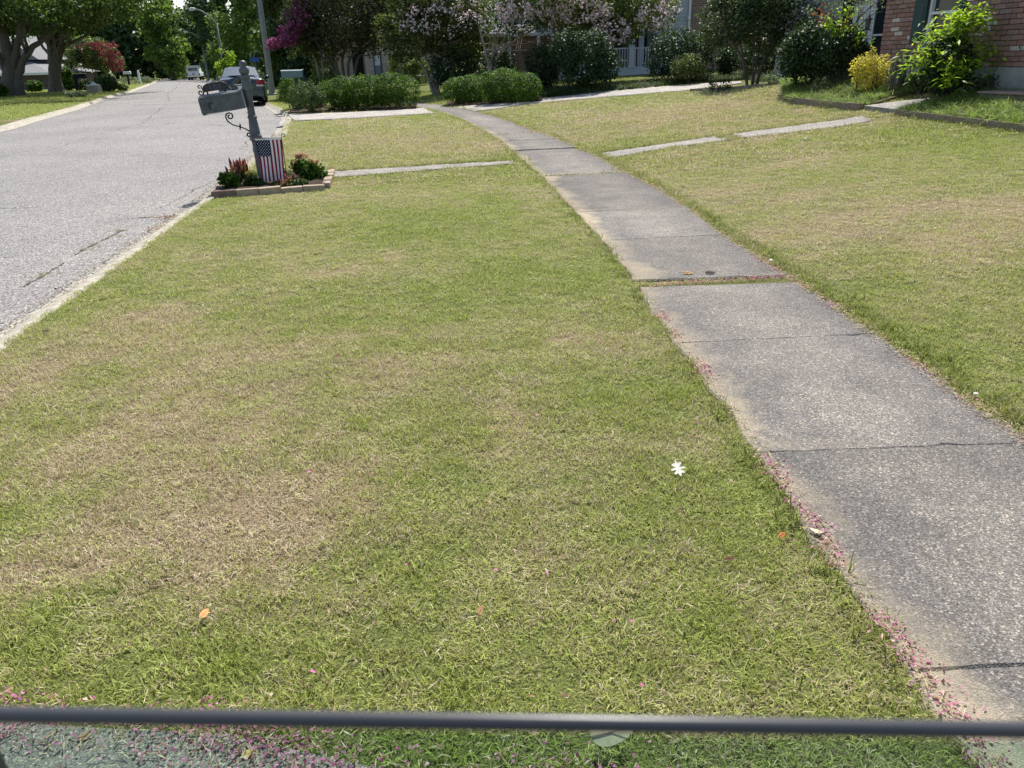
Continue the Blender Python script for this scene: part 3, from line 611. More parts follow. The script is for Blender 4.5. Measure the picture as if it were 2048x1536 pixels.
to = bpy.data.objects.new('house_number', tc); COL.objects.link(to); dg = bpy.context.evaluated_depsgraph_get(); tm = bpy.data.meshes.new_from_object(to.evaluated_get(dg)); bpy.data.objects.remove(to)
tm.materials.clear(); tm.materials.append(M_DIGIT)
inst('house_number', tm, box_o, (-.42, -.010, .303), (R(90), 0, 0))
# garden flag ------------------------------------------------------
fg_p = G(548, 372); fgb = W(572, 362, fg_p[1]-0.02)
gf = thing('garden_flag', 'small stars and stripes garden flag hanging in front of the mailbox post', 'flag', (fg_p[0]-.2, fg_p[1]+.02, bz(fg_p)), R(6))
M_FR = plain('flag_red', (0.30, 0.025, 0.045), 0.8, 0.1, var=.08); M_FW = plain('flag_white', (0.80, 0.78, 0.76), 0.8, 0.1, var=.04); M_FN = plain('flag_navy', (0.018, 0.022, 0.06), 0.8, 0.1, var=.1)
pk = MB(); px0 = 0.385; pk.tube([(px0, 0, -.08), (px0, 0, .55), (px0, 0, .66)]+spiral((px0+.032, .675), .032, 1.05, PI, -1), .006, 6); pk.tube([(px0, 0, .645), (0.015, 0, .655)], .006, 6); pk.obj('pole', M_DARKIRON, gf)
def fz(a, c):       # cloth position, a across 0..1, c down 0..1
    return (0.02+.355*a+.012*math.sin(c*3+a*2)+.01*c, -.012+.028*math.sin(a*9+c*2.5)*(.25+c)+.012*math.sin(a*3.1+1), .650-.585*c-.006*math.sin(a*6)*c)
cl = MB(); NA, NC = 26, 24
for i in range(NA):
    for j in range(NC):
        a0, a1, c0, c1 = i/NA, (i+1)/NA, j/NC, (j+1)/NC
        if j < 1: mi = 1
        elif j < 10 and i < 14: mi = 2
        else: mi = 0 if (i//2) % 2 == 0 else 1
        cl.add([fz(a0, c0), fz(a1, c0), fz(a1, c1), fz(a0, c1)], [(3, 2, 1, 0)], mi, True)
cloth = cl.obj('cloth', [M_FR, M_FW, M_FN], gf)
sr = MB()
for r_ in range(11):
    for q_ in range(5 if r_ % 2 == 0 else 4):
        a = (.035+q_*.105+(0 if r_ % 2 == 0 else .0525))*1.0+.02; c = .055+r_*.0335
        if c > .40: continue
        ctr = np.array(fz(a, c)); vs = [ctr+np.array([0, -.004, 0])]
        for k in range(10):
            rr = .008 if k % 2 == 0 else .0035; vs.append(ctr+np.array([rr*math.sin(k*PI/5), -.004, rr*math.cos(k*PI/5)]))
        sr.add(vs, [(0, 1+(k+1) % 10, 1+k) for k in range(10)])
sr.obj('stars', M_FW, cloth)
# ---------------------------------------------------------------- raised beds by the brick house
M_TIMBER = plain('weathered_timber', (0.25, 0.195, 0.155), 0.9, 0.15, var=0.35, scale=22, bump=0.6, bs=80)
def edging(name, P, h, label, w=0.04, n=6):
    root = thing(name, label, 'edging'); pts = [np.array(p, float) for p in P]
    for i in range(len(pts)-1):
        a, b_ = pts[i], pts[i+1]; t = (b_-a)[:2]; t = t/np.linalg.norm(t); nn = np.array([-t[1], t[0]])*w/2; mb_ = MB()
        A0, B0 = np.append(a[:2], Tz(*a[:2])), np.append(b_[:2], Tz(*b_[:2])); vs = []
        for q in (A0, B0):
            for s_ in (-1, 1):
                for zz in (-.06, h): vs.append((q[0]+s_*nn[0], q[1]+s_*nn[1], q[2]+zz))
        mb_.add(vs, [(0, 1, 3, 2), (4, 6, 7, 5), (0, 4, 5, 1), (2, 3, 7, 6), (1, 5, 7, 3), (0, 2, 6, 4)]); mb_.obj('board', M_TIMBER, root)
    return root
def smooth(P, k=3):
    P = [np.array(p[:2]) for p in P]; out = []
    for i in range(len(P)-1):
        p0, p1, p2, p3 = P[max(i-1, 0)], P[i], P[i+1], P[min(i+2, len(P)-1)]
        for j in range(k): t = j/k; out.append(.5*((2*p1)+(-p0+p2)*t+(2*p0-5*p1+4*p2-p3)*t*t+(-p0+3*p1-3*p2+p3)*t**3))
    return out+[P[-1]]
E1c = wpoly([(1600,194),(1582,197),(1574,203),(1590,208),(1640,214.5),(1719,222)])
edging('bed_edging', smooth(E1c, 3), .13, 'curved weathered timber edging in front of the yellow shrub')
edging('bed_edging', smooth(RB2A, 2), .10, 'long straight timber edging holding tall grass right of the path')
edging('bed_edging', smooth(wpoly([(1380,184),(1440,181),(1500,177),(1620,167)]), 2), .08, 'dark low edging at the far side of the lawn below the camellia')
M_BEDSOIL = plain('bed_soil', (0.11, 0.10, 0.045), 0.95, 0.1, var=0.4, scale=20, bump=0.9, bs=70)
ribbon('planting_bed', RB1A, RB1B, M_BEDSOIL, .06, .12, kind='structure'); ribbon('planting_bed', RB2A, RB2B, M_BEDSOIL, .055, .12, kind='structure')
ribbon('entrance_path', UPA, UPB, M_AGG, .085, .16, kind='structure')
# ---------------------------------------------------------------- foliage machinery
def leaves(name, blobs, n, size, m, parent, asp=0.5, clumps=30, crad=0.30, up=0.5, seed=0, zmin=None, fill=0.25, vr=(0, 1), shell=0.16):
    """leaf-sized faces gathered in clumps over the blobs' surfaces; blobs: (centre xyz, radii xyz) in the parent's frame"""
    r = np.random.default_rng(seed); C = np.array([b[0] for b in blobs], float); S = np.array([b[1] for b in blobs], float)
    wgt = (S[:, 0]*S[:, 2]); wgt = wgt/wgt.sum()
    nc = clumps*len(blobs); bi = r.choice(len(blobs), nc, p=wgt); d = r.normal(size=(nc, 3)); d /= np.linalg.norm(d, axis=1)[:, None]
    cc = C[bi]+d*S[bi]*r.uniform(0.62, 0.98, nc)[:, None]; cr = crad*S[bi].mean(1)*r.uniform(0.6, 1.35, nc); cv = r.normal(0, 0.10, nc)
    nf = int(n*fill); ci = r.choice(nc, n-nf, p=cr**2/np.sum(cr**2)); e = r.normal(size=(n-nf, 3)); e /= np.linalg.norm(e, axis=1)[:, None]
    P = cc[ci]+e*(cr[ci]*np.clip(1-np.abs(r.normal(0, 0.28, n-nf)), 0.1, 1.1))[:, None]; N = e.copy(); vv = cv[ci]
    fi = r.choice(len(blobs), nf, p=wgt); e2 = r.normal(size=(nf, 3)); e2 /= np.linalg.norm(e2, axis=1)[:, None]
    P = np.concatenate([P, C[fi]+e2*S[fi]*np.clip(1-np.abs(r.normal(0, shell, nf)), 0.2, 1.05)[:, None]]); N = np.concatenate([N, e2]); vv = np.concatenate([vv, np.zeros(nf)])
    if zmin is not None: k = P[:, 2] > zmin; P, N, vv = P[k], N[k], vv[k]
    n = len(P); N = N*0.6+r.normal(size=(n, 3))*0.55+np.array([0, 0, up]); N /= np.linalg.norm(N, axis=1)[:, None]
    a = r.normal(size=(n, 3)); a -= N*(a*N).sum(1)[:, None]; a /= np.linalg.norm(a, axis=1)[:, None]; b_ = np.cross(N, a)
    s = size*r.uniform(0.6, 1.35, n)[:, None]; fold = N*s*0.10
    V = np.stack([P-a*s*0.5, P+b_*s*asp*0.5+fold, P+a*s*0.5-N*s*0.12, P-b_*s*asp*0.5+fold], 1).reshape(-1, 3)
    v = np.clip(vr[0]+(vr[1]-vr[0])*np.clip(r.normal(0.45, 0.2, n)+vv, 0, 1), 0, 1)
    me = npmesh(name, V, np.arange(4*n).reshape(n, 4), m, {'v': np.repeat(v, 4)}); return link(bpy.data.objects.new(name, me), parent)
def limb(b, p0, p1, r0, r1, seed, wob=0.06, n=6, sides=7, curve=0.0):
    r = np.random.default_rng(seed); p0, p1 = np.array(p0, float), np.array(p1, float); L = np.linalg.norm(p1-p0); pts = []
    off = r.normal(0, 1, 3)*L*wob
    for i in range(n+1):
        t = i/n; pts.append(p0+(p1-p0)*t+off*math.sin(t*PI)+np.array([0, 0, curve*L*math.sin(t*PI)])+r.normal(0, 1, 3)*L*0.012*(0 < i < n))
    b.tube(pts, [r0+(r1-r0)*(i/n)**0.8 for i in range(n+1)], sides); return pts
def W0(u, v, Y, base): return W(u, v, Y)-np.array(base)
BARK = plain('bark_grey', (0.13, 0.112, 0.092), 0.9, 0.15, var=0.35, scale=8, bump=0.8, bs=22)
BARK_D = plain('bark_dark', (0.085, 0.07, 0.055), 0.9, 0.15, var=0.35, scale=8, bump=0.8, bs=22)
BARK_P = plain('bark_pale', (0.30, 0.25, 0.20), 0.85, 0.2, var=0.3, scale=5, bump=0.5, bs=18)
def shrub(name, label, base, blobs, n, size, m, group=None, asp=0.55, clumps=26, crad=0.28, stems=4, seed=1, up=0.5, bark=None, zmin=0.03, cat='shrub', fill=0.25, vr=(0, 1), part='foliage'):
    t = thing(name, label, cat, base, 0, group); leaves(part, blobs, n, size, m, t, asp, clumps, crad, up, seed, zmin, fill, vr)
    b = MB(); r = np.random.default_rng(seed)
    for i in range(stems):
        c, s = blobs[i % len(blobs)]; q = r.random()*2*PI
        limb(b, (c[0]*0.85+0.05*math.cos(q), c[1]*0.85+0.05*math.sin(q), -0.05), np.array(c)+np.array([math.cos(q)*s[0]*.5, math.sin(q)*s[1]*.5, s[2]*.35]), 0.022, 0.008, seed*9+i, 0.08, 4, 5)
    b.obj('stem', bark or BARK_D, t); return t
def pxshrub(name, label, u, v, wpx, top, n, size, m, depth=0.8, seed=1, lobes=5, Y=None, **kw):
    """rounded bush standing at picture point (u,v), wpx wide, reaching up to row top"""
    g = G(u, v) if Y is None else None
    if g is None: p = W(u, v, Y); g = np.array([p[0], Y, float(Tz(p[0], Y)) if p[0] > XK(Y) else float(base_z(Y))])
    s = proj(g)[2]; w = wpx/s; h = float(W(u, top, g[1])[2]-g[2]); r = np.random.default_rng(seed)
    bl = [((0, 0, h*0.52), (w*0.42, w*0.42*depth, h*0.48))]
    for i in range(lobes):
        q = r.random()*2*PI; k = r.uniform(0.15, 0.28); bl.append(((math.cos(q)*w*0.27, math.sin(q)*w*0.27*depth, h*r.uniform(0.3, 0.75)), (w*k, w*k*depth, h*r.uniform(0.22, 0.3))))
    return shrub(name, label, g, bl, n, size, m, seed=seed, **kw)
# leaf colours
F_HEDGE = foliage('hedge_leaf', [(0.0, (0.015, 0.040, 0.006)), (0.4, (0.038, 0.088, 0.010)), (0.75, (0.10, 0.18, 0.018)), (1.0, (0.26, 0.34, 0.045))], 0.40)
F_BOX = foliage('boxwood_leaf', [(0.0, (0.022, 0.042, 0.012)), (0.5, (0.055, 0.095, 0.022)), (1.0, (0.15, 0.19, 0.05))], 0.25)
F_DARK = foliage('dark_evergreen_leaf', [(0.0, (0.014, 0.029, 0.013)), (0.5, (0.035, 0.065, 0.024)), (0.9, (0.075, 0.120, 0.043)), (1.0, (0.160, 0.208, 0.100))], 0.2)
F_OLIVE = foliage('olive_leaf', [(0.0, (0.037, 0.053, 0.018)), (0.5, (0.094, 0.122, 0.040)), (1.0, (0.213, 0.237, 0.088))], 0.35)
F_MYRTD = foliage('myrtle_dark_leaf', [(0.0, (0.031, 0.036, 0.018)), (0.5, (0.067, 0.077, 0.038)), (0.9, (0.119, 0.126, 0.063)), (1.0, (0.196, 0.154, 0.084))], 0.28)
F_OAK = foliage('oak_leaf', [(0.0, (0.027, 0.048, 0.015)), (0.5, (0.068, 0.108, 0.030)), (0.9, (0.150, 0.203, 0.048)), (1.0, (0.300, 0.330, 0.075))], 0.35)
F_WOOD = foliage('wood_leaf', [(0.0, (0.030, 0.054, 0.027)), (0.5, (0.072, 0.117, 0.051)), (1.0, (0.165, 0.225, 0.090))], 0.3)
F_WOODL = foliage('wood_leaf_light', [(0.0, (0.054, 0.090, 0.024)), (0.5, (0.120, 0.180, 0.042)), (1.0, (0.240, 0.300, 0.072))], 0.4)
F_CAM = foliage('camellia_leaf', [(0.0, (0.025, 0.042, 0.018)), (0.5, (0.06, 0.09, 0.038)), (0.9, (0.13, 0.17, 0.08)), (1.0, (0.28, 0.32, 0.2))], 0.3)
F_LIME = foliage('lime_leaf', [(0.0, (0.07, 0.13, 0.02)), (0.5, (0.20, 0.30, 0.03)), (1.0, (0.50, 0.58, 0.07))], 0.52)
F_YEL = foliage('golden_leaf', [(0.0, (0.20, 0.20, 0.035)), (0.4, (0.58, 0.52, 0.09)), (1.0, (0.82, 0.74, 0.24))], 0.5, tint=(1, 1, .7))
F_RED = foliage('red_tip_leaf', [(0.0, (0.20, 0.03, 0.015)), (0.5, (0.30, 0.06, 0.02)), (1.0, (0.35, 0.16, 0.05))], 0.35)
F_GREY = foliage('grey_green_leaf', [(0.0, (0.06, 0.085, 0.045)), (0.5, (0.14, 0.18, 0.10)), (1.0, (0.30, 0.34, 0.22))], 0.3)
F_MAG = foliage('magenta_bloom', [(0.0, (0.22, 0.05, 0.11)), (0.5, (0.34, 0.09, 0.20)), (1.0, (0.48, 0.24, 0.34))], 0.35, 0.8, 0.1, 1.0, (1, 1, 1))
F_CRIM = foliage('crimson_bloom', [(0.0, (0.14, 0.03, 0.03)), (0.5, (0.26, 0.06, 0.07)), (1.0, (0.36, 0.15, 0.12))], 0.35, 0.8, 0.1, 1.0, (1, 1, 1))
F_PINK = foliage('pale_pink_bloom', [(0.0, (0.50, 0.36, 0.37)), (0.5, (0.76, 0.62, 0.63)), (1.0, (0.88, 0.82, 0.82))], 0.35, 0.8, 0.1, 1.0, (1, 1, 1))
def tree(name, label, base, trunks, blobs, n, size, m, bark=BARK, bloom=None, seed=1, clumps=22, crad=0.30, asp=0.55, group=None, twig=14, fill=0.15, cat='tree', up=0.4):
    """trunks: list of (path points, radius foot, radius top), all relative to base"""
    t = thing(name, label, cat, base, 0, group); b = MB(); r = np.random.default_rng(seed); tips = []
    for pts, r0, r1 in trunks:
        k = len(pts); fine = []
        P = [np.array(p, float) for p in pts]
        for i in range(k-1):
            p0, p1, p2, p3 = P[max(i-1, 0)], P[i], P[i+1], P[min(i+2, k-1)]
            for j in range(4): q = j/4; fine.append(.5*((2*p1)+(-p0+p2)*q+(2*p0-5*p1+4*p2-p3)*q*q+(-p0+3*p1-3*p2+p3)*q**3))
        fine.append(P[-1]); kk = len(fine); L = sum(np.linalg.norm(fine[i+1]-fine[i]) for i in range(kk-1))
        rad = [(r0+(r1-r0)*(i/(kk-1))**0.7)*(1+0.55*math.exp(-(i/(kk-1))*14)*(r0 > .1)) for i in range(kk)]
        b.tube([p+r.normal(0, 1, 3)*0.004*L*(i > 0) for i, p in enumerate(fine)], rad, 9); tips.append((fine, rad))
    for i in range(twig):
        fine, rad = tips[i % len(tips)]; q = int(len(fine)*r.uniform(0.45, 0.98)); c, s = min((blobs[w_] for w_ in r.integers(len(blobs), size=3)), key=lambda bb: np.linalg.norm(np.array(bb[0])-fine[q]))
        tgt = np.array(c)+r.normal(0, .45, 3)*np.array(s); limb(b, fine[q], tgt, rad[q]*0.6, rad[q]*0.15, seed*31+i, 0.10, 5, 6)
    b.obj('trunk', bark, t); leaves('crown', blobs, n, size, m, t, asp, clumps, crad, up, seed, None, fill)
    if bloom:
        bm, bb, bn, bs = bloom; leaves('blossom', bb, bn, bs, bm, t, 0.8, 46, 0.16, 0.3, seed+5, None, 0.12)
    return t
# ---------------------------------------------------------------- flower bed plants
M_CEL = foliage('celosia_spike', [(0.0, (0.18, 0.04, 0.04)), (0.5, (0.40, 0.12, 0.08)), (1.0, (0.60, 0.36, 0.24))], 0.25, 0.8)
M_CELL = foliage('celosia_leaf', [(0.0, (0.05, 0.07, 0.02)), (0.5, (0.14, 0.16, 0.04)), (0.8, (0.30, 0.20, 0.06)), (1.0, (0.36, 0.12, 0.06))], 0.35)
def celosia(u, v, label, nsp, hh, seed, wd_=.16):
    g = G(u, v); t = thing('celosia', label, 'flowers', g); r = np.random.default_rng(seed); b = MB()
    leaves('foliage', [((0, 0, hh*.33), (wd_, wd_*.8, hh*.34)), ((wd_*.5, 0, hh*.25), (wd_*.6, wd_*.6, hh*.25))], 900, .06, M_CELL, t, .35, 20, .35, .4, seed, .02)
    P = []
    for i in range(nsp):
        q = r.random()*2*PI; d = wd_*r.uniform(.2, 1.0); h = hh*r.uniform(.65, 1.12); x, y = d*math.cos(q), d*math.sin(q)*.7
        b.tube([(x*.5, y*.5, 0), (x*.8, y*.8, h*.5), (x, y, h*.75)], [.006, .005, .004], 5)
        sp = MB(); sp.tube([(x, y, h*.55), (x, y, h*.68), (x*1.05, y, h*.88), (x*1.1, y, h)], [.010, .019, .015, .003], 7)
        o = sp.obj('flower_spike', M_SPK[i % 2], t)
    b.obj('stem', BARK_D, t); return t
M_SPK = [plain('spike_rust', (0.42, 0.15, 0.09), 0.9, 0.1, var=.3, scale=60, bump=.8, bs=150), plain('spike_maroon', (0.16, 0.045, 0.05), 0.9, 0.1, var=.3, scale=60, bump=.8, bs=150)]
celosia(483, 366, 'rust and maroon celosia spikes left of the mailbox post', 24, .34, 3, .19)
pxshrub('leafy_plant', 'low green leafy plant at the left corner of the flower bed', 462, 384, 46, 345, 900, .05, F_HEDGE, seed=4, cat='plant', stems=3)
pxshrub('flowering_plant', 'bushy green plant with salmon flower heads right of the flag', 616, 366, 62, 318, 1700, .05, F_HEDGE, seed=5, cat='plant', stems=5)
t = [o for o in bpy.data.objects if o.name.startswith('flowering_plant')][0]
leaves('flower_head', [((-.03, 0, .38), (.10, .08, .035)), ((.13, -.02, .31), (.08, .07, .03)), ((-.14, -.05, .30), (.05, .05, .025))], 300, .035, foliage('salmon_bloom', [(0, (.30, .15, .11)), (.6, (.50, .30, .23)), (1, (.62, .50, .38))], .3, .8, .1), t, .9, 8, .4, .5, 5, None, .1)
pxshrub('leafy_plant', 'small dark low plant at the front right of the flower bed', 598, 378, 40, 358, 500, .04, F_BOX, seed=6, cat='plant', stems=3)
celosia(560, 376, 'short rusty flowers at the foot of the garden flag', 9, .13, 9, .16)
celosia(585, 372, 'orange and green low flowers between flag and salmon plant', 6, .17, 10, .1)
pxshrub('leafy_plant', 'mixed low foliage behind the garden flag', 545, 362, 80, 338, 900, .05, F_OLIVE, seed=7, cat='plant', stems=4)
pxshrub('leafy_plant', 'dark leaves between celosia and mailbox post', 508, 376, 44, 352, 600, .05, F_BOX, seed=8, cat='plant', stems=3)
pxshrub('leafy_plant', 'green leaves at the back right corner of the flower bed', 640, 362, 44, 340, 600, .05, F_HEDGE, seed=15, cat='plant', stems=3)
# ---------------------------------------------------------------- hedges beyond the neighbour's driveway
HG = 'hedges along the neighbour driveway'
pxshrub('round_bush', 'round clipped boxwood at the street end of the hedge', 615, 226, 88, 163, 11000, .036, F_BOX, seed=11, depth=1, group=HG, lobes=3, crad=.2, clumps=40, cat='bush')
pxshrub('round_bush', 'tall rounded bush around the neighbour mailbox', 590, 219, 66, 150, 8500, .042, F_HEDGE, seed=12, depth=1, group=HG, crad=.22, cat='bush')
pxshrub('round_bush', 'grey green bush behind the boxwood and right of the mailbox', 645, 200, 60, 147, 3000, .05, F_BOX, seed=13, group=HG, crad=.22, cat='bush')
def hedge(label, pts, n, size, m, seed):
    g0 = G(*pts[0][:2]); bl = []
    for u, v, w, top in pts:
        g = G(u, v); s = proj(g)[2]; ww = w/s; h = float(W(u, top, g[1])[2]-g[2]); bl.append(((g[0]-g0[0], g[1]-g0[1], g[2]-g0[2]+h*.5), (ww*.66, .62, h*.5)))
    return shrub('hedge', label, g0, bl, n, size, m, HG, clumps=60, crad=.17, stems=len(pts)*2, seed=seed, cat='hedge', fill=.45, asp=.6, vr=(-.05, 1.05))
hedge('long bright leafy hedge between the boxwood and the pavement gap', [(668,222,55,156),(695,221,60,149),(725,220,60,151),(755,219,55,150),(785,218,55,143),(812,216,50,148)], 34000, .042, F_HEDGE, 21)
hedge('left half of the hedge right of the pavement, round topped', [(921,208,58,152),(945,206,60,148)], 14000, .04, F_HEDGE, 22)
hedge('taller right half of the hedge right of the pavement', [(985,207,50,140),(1010,206,60,134),(1045,205,60,142),(1062,204,34,146)], 22000, .04, F_HEDGE, 23)
pxshrub('round_bush', 'grey clipped ball showing above the left hedge half', 962, 200, 44, 139, 1600, .045, F_BOX, seed=24, group=HG, crad=.2, cat='bush')
# mulch under the hedges
for pl_, nm in ((([(575,228.5),(700,224.5),(832,219)], [(590,214),(700,210),(835,208)]), 0), (([(893,213),(960,211),(1085,203)], [(893,203),(960,201),(1085,197)]), 1)):
    ribbon('mulch_bed', wpoly(pl_[0]), wpoly(pl_[1]), M_MULCH, .035, .06, kind='structure')
# ---------------------------------------------------------------- neighbour's mailbox
M_NB = plain('green_metal', (0.13, 0.19, 0.17), 0.45, 0.4, var=.15, scale=12); M_NBD = plain('dark_green_post', (0.03, 0.045, 0.06), 0.6, 0.3)
nbp = G(600, 221); nb = thing('mailbox', 'plain grey green metal mailbox standing above the round bushes', 'mailbox', nbp, R(14))
s = proj(nbp)[2]; hz_ = float(W(595, 155, nbp[1])[2]-nbp[2])
pb = MB(); arcs = [(-.10, 0)]+[(.10*math.cos(PI-a), .16+.075*math.sin(a)) for a in np.linspace(0, PI, 9)]+[(.10, 0)]
for nm_, x0, x1, mm in (('box', -.44, .22, M_NB), ('door', .22, .26, M_NBD)):
    q_ = MB(); rw = [[(x, y*(1.06 if nm_ == 'door' else 1), hz_+z*(1.06 if nm_ == 'door' else 1)) for y, z in arcs] for x in (x0, x1)]; q_.grid(rw, flip=True); k = len(arcs)
    q_.add(rw[0], [tuple(range(k))]); q_.add(rw[1], [tuple(range(k-1, -1, -1))]); q_.add([rw[0][0], rw[1][0], rw[1][-1], rw[0][-1]], [(0, 1, 2, 3)]); q_.obj(nm_, mm, nb)
MB().box(-.06, .06, -.06, .06, -.05, hz_).box(.14, .30, -.05, .05, hz_-.22, hz_).obj('post', M_NBD, nb)
# ---------------------------------------------------------------- shrubs in front of the neighbour's house
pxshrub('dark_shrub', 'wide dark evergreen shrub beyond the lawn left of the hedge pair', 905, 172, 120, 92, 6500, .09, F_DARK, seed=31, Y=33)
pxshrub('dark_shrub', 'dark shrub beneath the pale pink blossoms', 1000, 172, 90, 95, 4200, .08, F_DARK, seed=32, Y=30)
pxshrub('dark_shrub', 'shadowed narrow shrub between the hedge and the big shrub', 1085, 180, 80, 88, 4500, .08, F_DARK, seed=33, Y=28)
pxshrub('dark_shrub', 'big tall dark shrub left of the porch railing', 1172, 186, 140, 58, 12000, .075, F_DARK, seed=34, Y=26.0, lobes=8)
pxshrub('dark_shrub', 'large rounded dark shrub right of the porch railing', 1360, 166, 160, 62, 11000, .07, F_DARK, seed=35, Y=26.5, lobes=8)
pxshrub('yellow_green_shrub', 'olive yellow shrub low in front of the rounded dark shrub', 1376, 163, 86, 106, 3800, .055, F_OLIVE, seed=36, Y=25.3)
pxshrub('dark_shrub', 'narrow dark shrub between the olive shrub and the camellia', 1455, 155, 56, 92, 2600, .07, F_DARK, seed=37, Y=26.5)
pxshrub('red_tip_shrub', 'glossy evergreen with red young leaves left of the house entrance', 1640, 164, 190, 38, 11000, .075, F_DARK, seed=38, Y=18.4, lobes=8)
rt = [o for o in bpy.data.objects if o.name.startswith('red_tip_shrub')][0]
leaves('red_leaves', [((-.25, -.45, 1.45), (.3, .2, .2)), ((.1, -.5, 1.3), (.2, .2, .15))], 45, .075, F_RED, rt, .5, 8, .4, .5, 3, None, .1); leaves('young_leaves', [((.15, -.6, 1.25), (.5, .25, .3)), ((.6, -.5, .9), (.25, .2, .2))], 420, .07, F_LIME, rt, .5, 10, .35, .5, 4, None, .1)
# camellia with many stems
cg = G(1505, 162); cg = np.array([W(1505, 162, 22.5)[0], 22.5, float(Tz(W(1505, 162, 22.5)[0], 22.5))])
def rel(u, v, Y, b_): return tuple(W(u, v, Y)-b_)
cb = [(rel(1450,45,22.3,cg), (.75,.8,.7)), (rel(1520,40,22.4,cg), (.85,.9,.8)), (rel(1590,45,22.5,cg), (.7,.8,.6)), (rel(1500,-5,22.7,cg), (1.1,1,.7)), (rel(1425,70,22.2,cg), (.4,.5,.35)), (rel(1610,75,22.3,cg), (.35,.4,.3))]
tree('camellia_tree', 'multi stemmed glossy camellia tree on the far edge of the lawn', cg, [([(x0*.45, y1*.2, -.1), (x0*1.0, y1*.5, .6), (x1, y1, 1.4), (x1*1.3, y1, 2.2)], .034, .014) for x0, x1, y1 in ((-.3,-.75,0),(-.2,-.45,.3),(-.05,-.1,-.2),(.1,.2,.2),(.2,.5,-.1),(.3,.75,.2))], cb, 19000, .075, F_CAM, BARK, seed=41, clumps=30, twig=12)
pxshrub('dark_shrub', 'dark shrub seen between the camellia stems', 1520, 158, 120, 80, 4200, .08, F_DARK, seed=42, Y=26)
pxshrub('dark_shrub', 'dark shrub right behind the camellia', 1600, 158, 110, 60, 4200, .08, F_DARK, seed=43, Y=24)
# yellow shrub, tall lime shrub, weeds by the brick house
pxshrub('golden_shrub', 'bright golden yellow shrub in the raised bed', 1733, 190, 84, 106, 3600, .045, F_YEL, seed=51, asp=.45, crad=.25, clumps=34, stems=8, up=.7, lobes=8)
gs_ = [o for o in bpy.data.objects if o.name.startswith('golden_shrub')][0]; 
for k_, (c_, s_) in enumerate([((0, 0, .75), (.10, .08, .16)), ((.25, 0, .6), (.12, .08, .14)), ((-.28, 0, .45), (.14, .1, .12)), ((.38, .05, .42), (.1, .1, .14))]): tag(leaves('shoot', [(c_, s_)], 110, .05, F_YEL, gs_, .4, 8, .4, .8, 8+k_, .02, .1), kind='stuff')
ng = G(1884, 203); sn = proj(ng)[2]; nt = thing('tall_shrub', 'tall lime green shrub in front of the shuttered window', 'shrub', ng); nst = MB(); LV = []
r = np.random.default_rng(61)
for i in range(34):     # arching shoots with long leaflets
    q = r.random()*2*PI; h = r.uniform(.4, 1.38); sp = r.uniform(.12, .8)*(1.2-h*.42); p0 = (r.normal(0, .05), r.normal(0, .05), -.03); p1 = np.array([math.cos(q)*sp+.05, math.sin(q)*sp*.8, h*(1+.16*math.cos(q))]); limb(nst, p0, p1, .012, .004, 600+i, .08, 5, 5)
    top = p1; nn_ = int(26+h*22)
    for k in range(nn_):
        c = top+np.array([r.normal(0, .12), r.normal(0, .12), r.normal(-.05, .11)]); LV.append((c, h))
C_ = np.array([c for c, h in LV]); H_ = np.array([h for c, h in LV]); n = len(C_); az = r.random(n)*2*PI; dip = r.normal(-.15, .35, n)
a = np.stack([np.cos(az)*np.cos(dip), np.sin(az)*np.cos(dip), np.sin(dip)], 1); up_ = np.array([0, 0, 1.0])+r.normal(0, .35, (n, 3)); bb_ = np.cross(up_, a); bb_ /= np.linalg.norm(bb_, axis=1)[:, None]; L_ = r.uniform(.09, .19, n)[:, None]
V = np.stack([C_, C_+a*L_*.45+bb_*L_*.14, C_+a*L_+np.array([0, 0, -.02]), C_+a*L_*.45-bb_*L_*.14], 1).reshape(-1, 3)
vv = np.clip(r.normal(.55, .25, n), 0, 1); link(bpy.data.objects.new('foliage', npmesh('foliage', V, np.arange(4*n).reshape(n, 4), F_LIME, {'v': np.repeat(vv, 4)})), nt); nst.obj('stem', BARK_D, nt)
leaves('inner_foliage', [((0.05, .05, .55), (.42, .4, .5))], 2600, .08, F_DARK, nt, .4, 26, .3, .5, 62, .02, .3)
pxshrub('weedy_shrub', 'thin twiggy shrub between the golden and the lime shrub', 1800, 186, 70, 92, 520, .05, F_GREY, seed=52, asp=.3, stems=14, lobes=6, bark=BARK, clumps=30)
pxshrub('rose_bush', 'small rose bush with pinkish leaves at the bed corner', 1640, 190, 46, 152, 500, .04, foliage('rose_leaf', [(0, (.06, .09, .03)), (.6, (.16, .19, .08)), (.8, (.40, .22, .20)), (1, (.55, .36, .33))], .3), seed=53, stems=7, crad=.22)
pxshrub('lavender_bush', 'fine grey green bush behind the rose bush', 1660, 172, 70, 122, 1600, .05, F_GREY, seed=54, asp=.2, up=.9, stems=6)
pxshrub('weed_clump', 'leafy weed clump right below the lime shrub', 1845, 188, 70, 140, 700, .07, F_HEDGE, seed=55, asp=.4, stems=6, cat='plant')
pxshrub('weed_clump', 'low weeds against the brick foundation', 1960, 192, 90, 150, 420, .06, F_HEDGE, seed=56, asp=.4, stems=8, cat='plant')
pxshrub('weed_clump', 'dark green weed in front of the foundation near the step', 2032, 190, 30, 143, 420, .05, F_DARK, seed=57, asp=.45, stems=4, cat='plant')
pxshrub('low_rose', 'sparse low rose in the far edging bed', 1440, 183, 60, 160, 360, .05, F_DARK, seed=58, stems=8, lobes=4, cat='plant')
pxshrub('low_rose', 'small sparse plant nearest the camellia stems', 1545, 172, 60, 150, 300, .05, F_GREY, seed=59, stems=8, lobes=4, cat='plant')
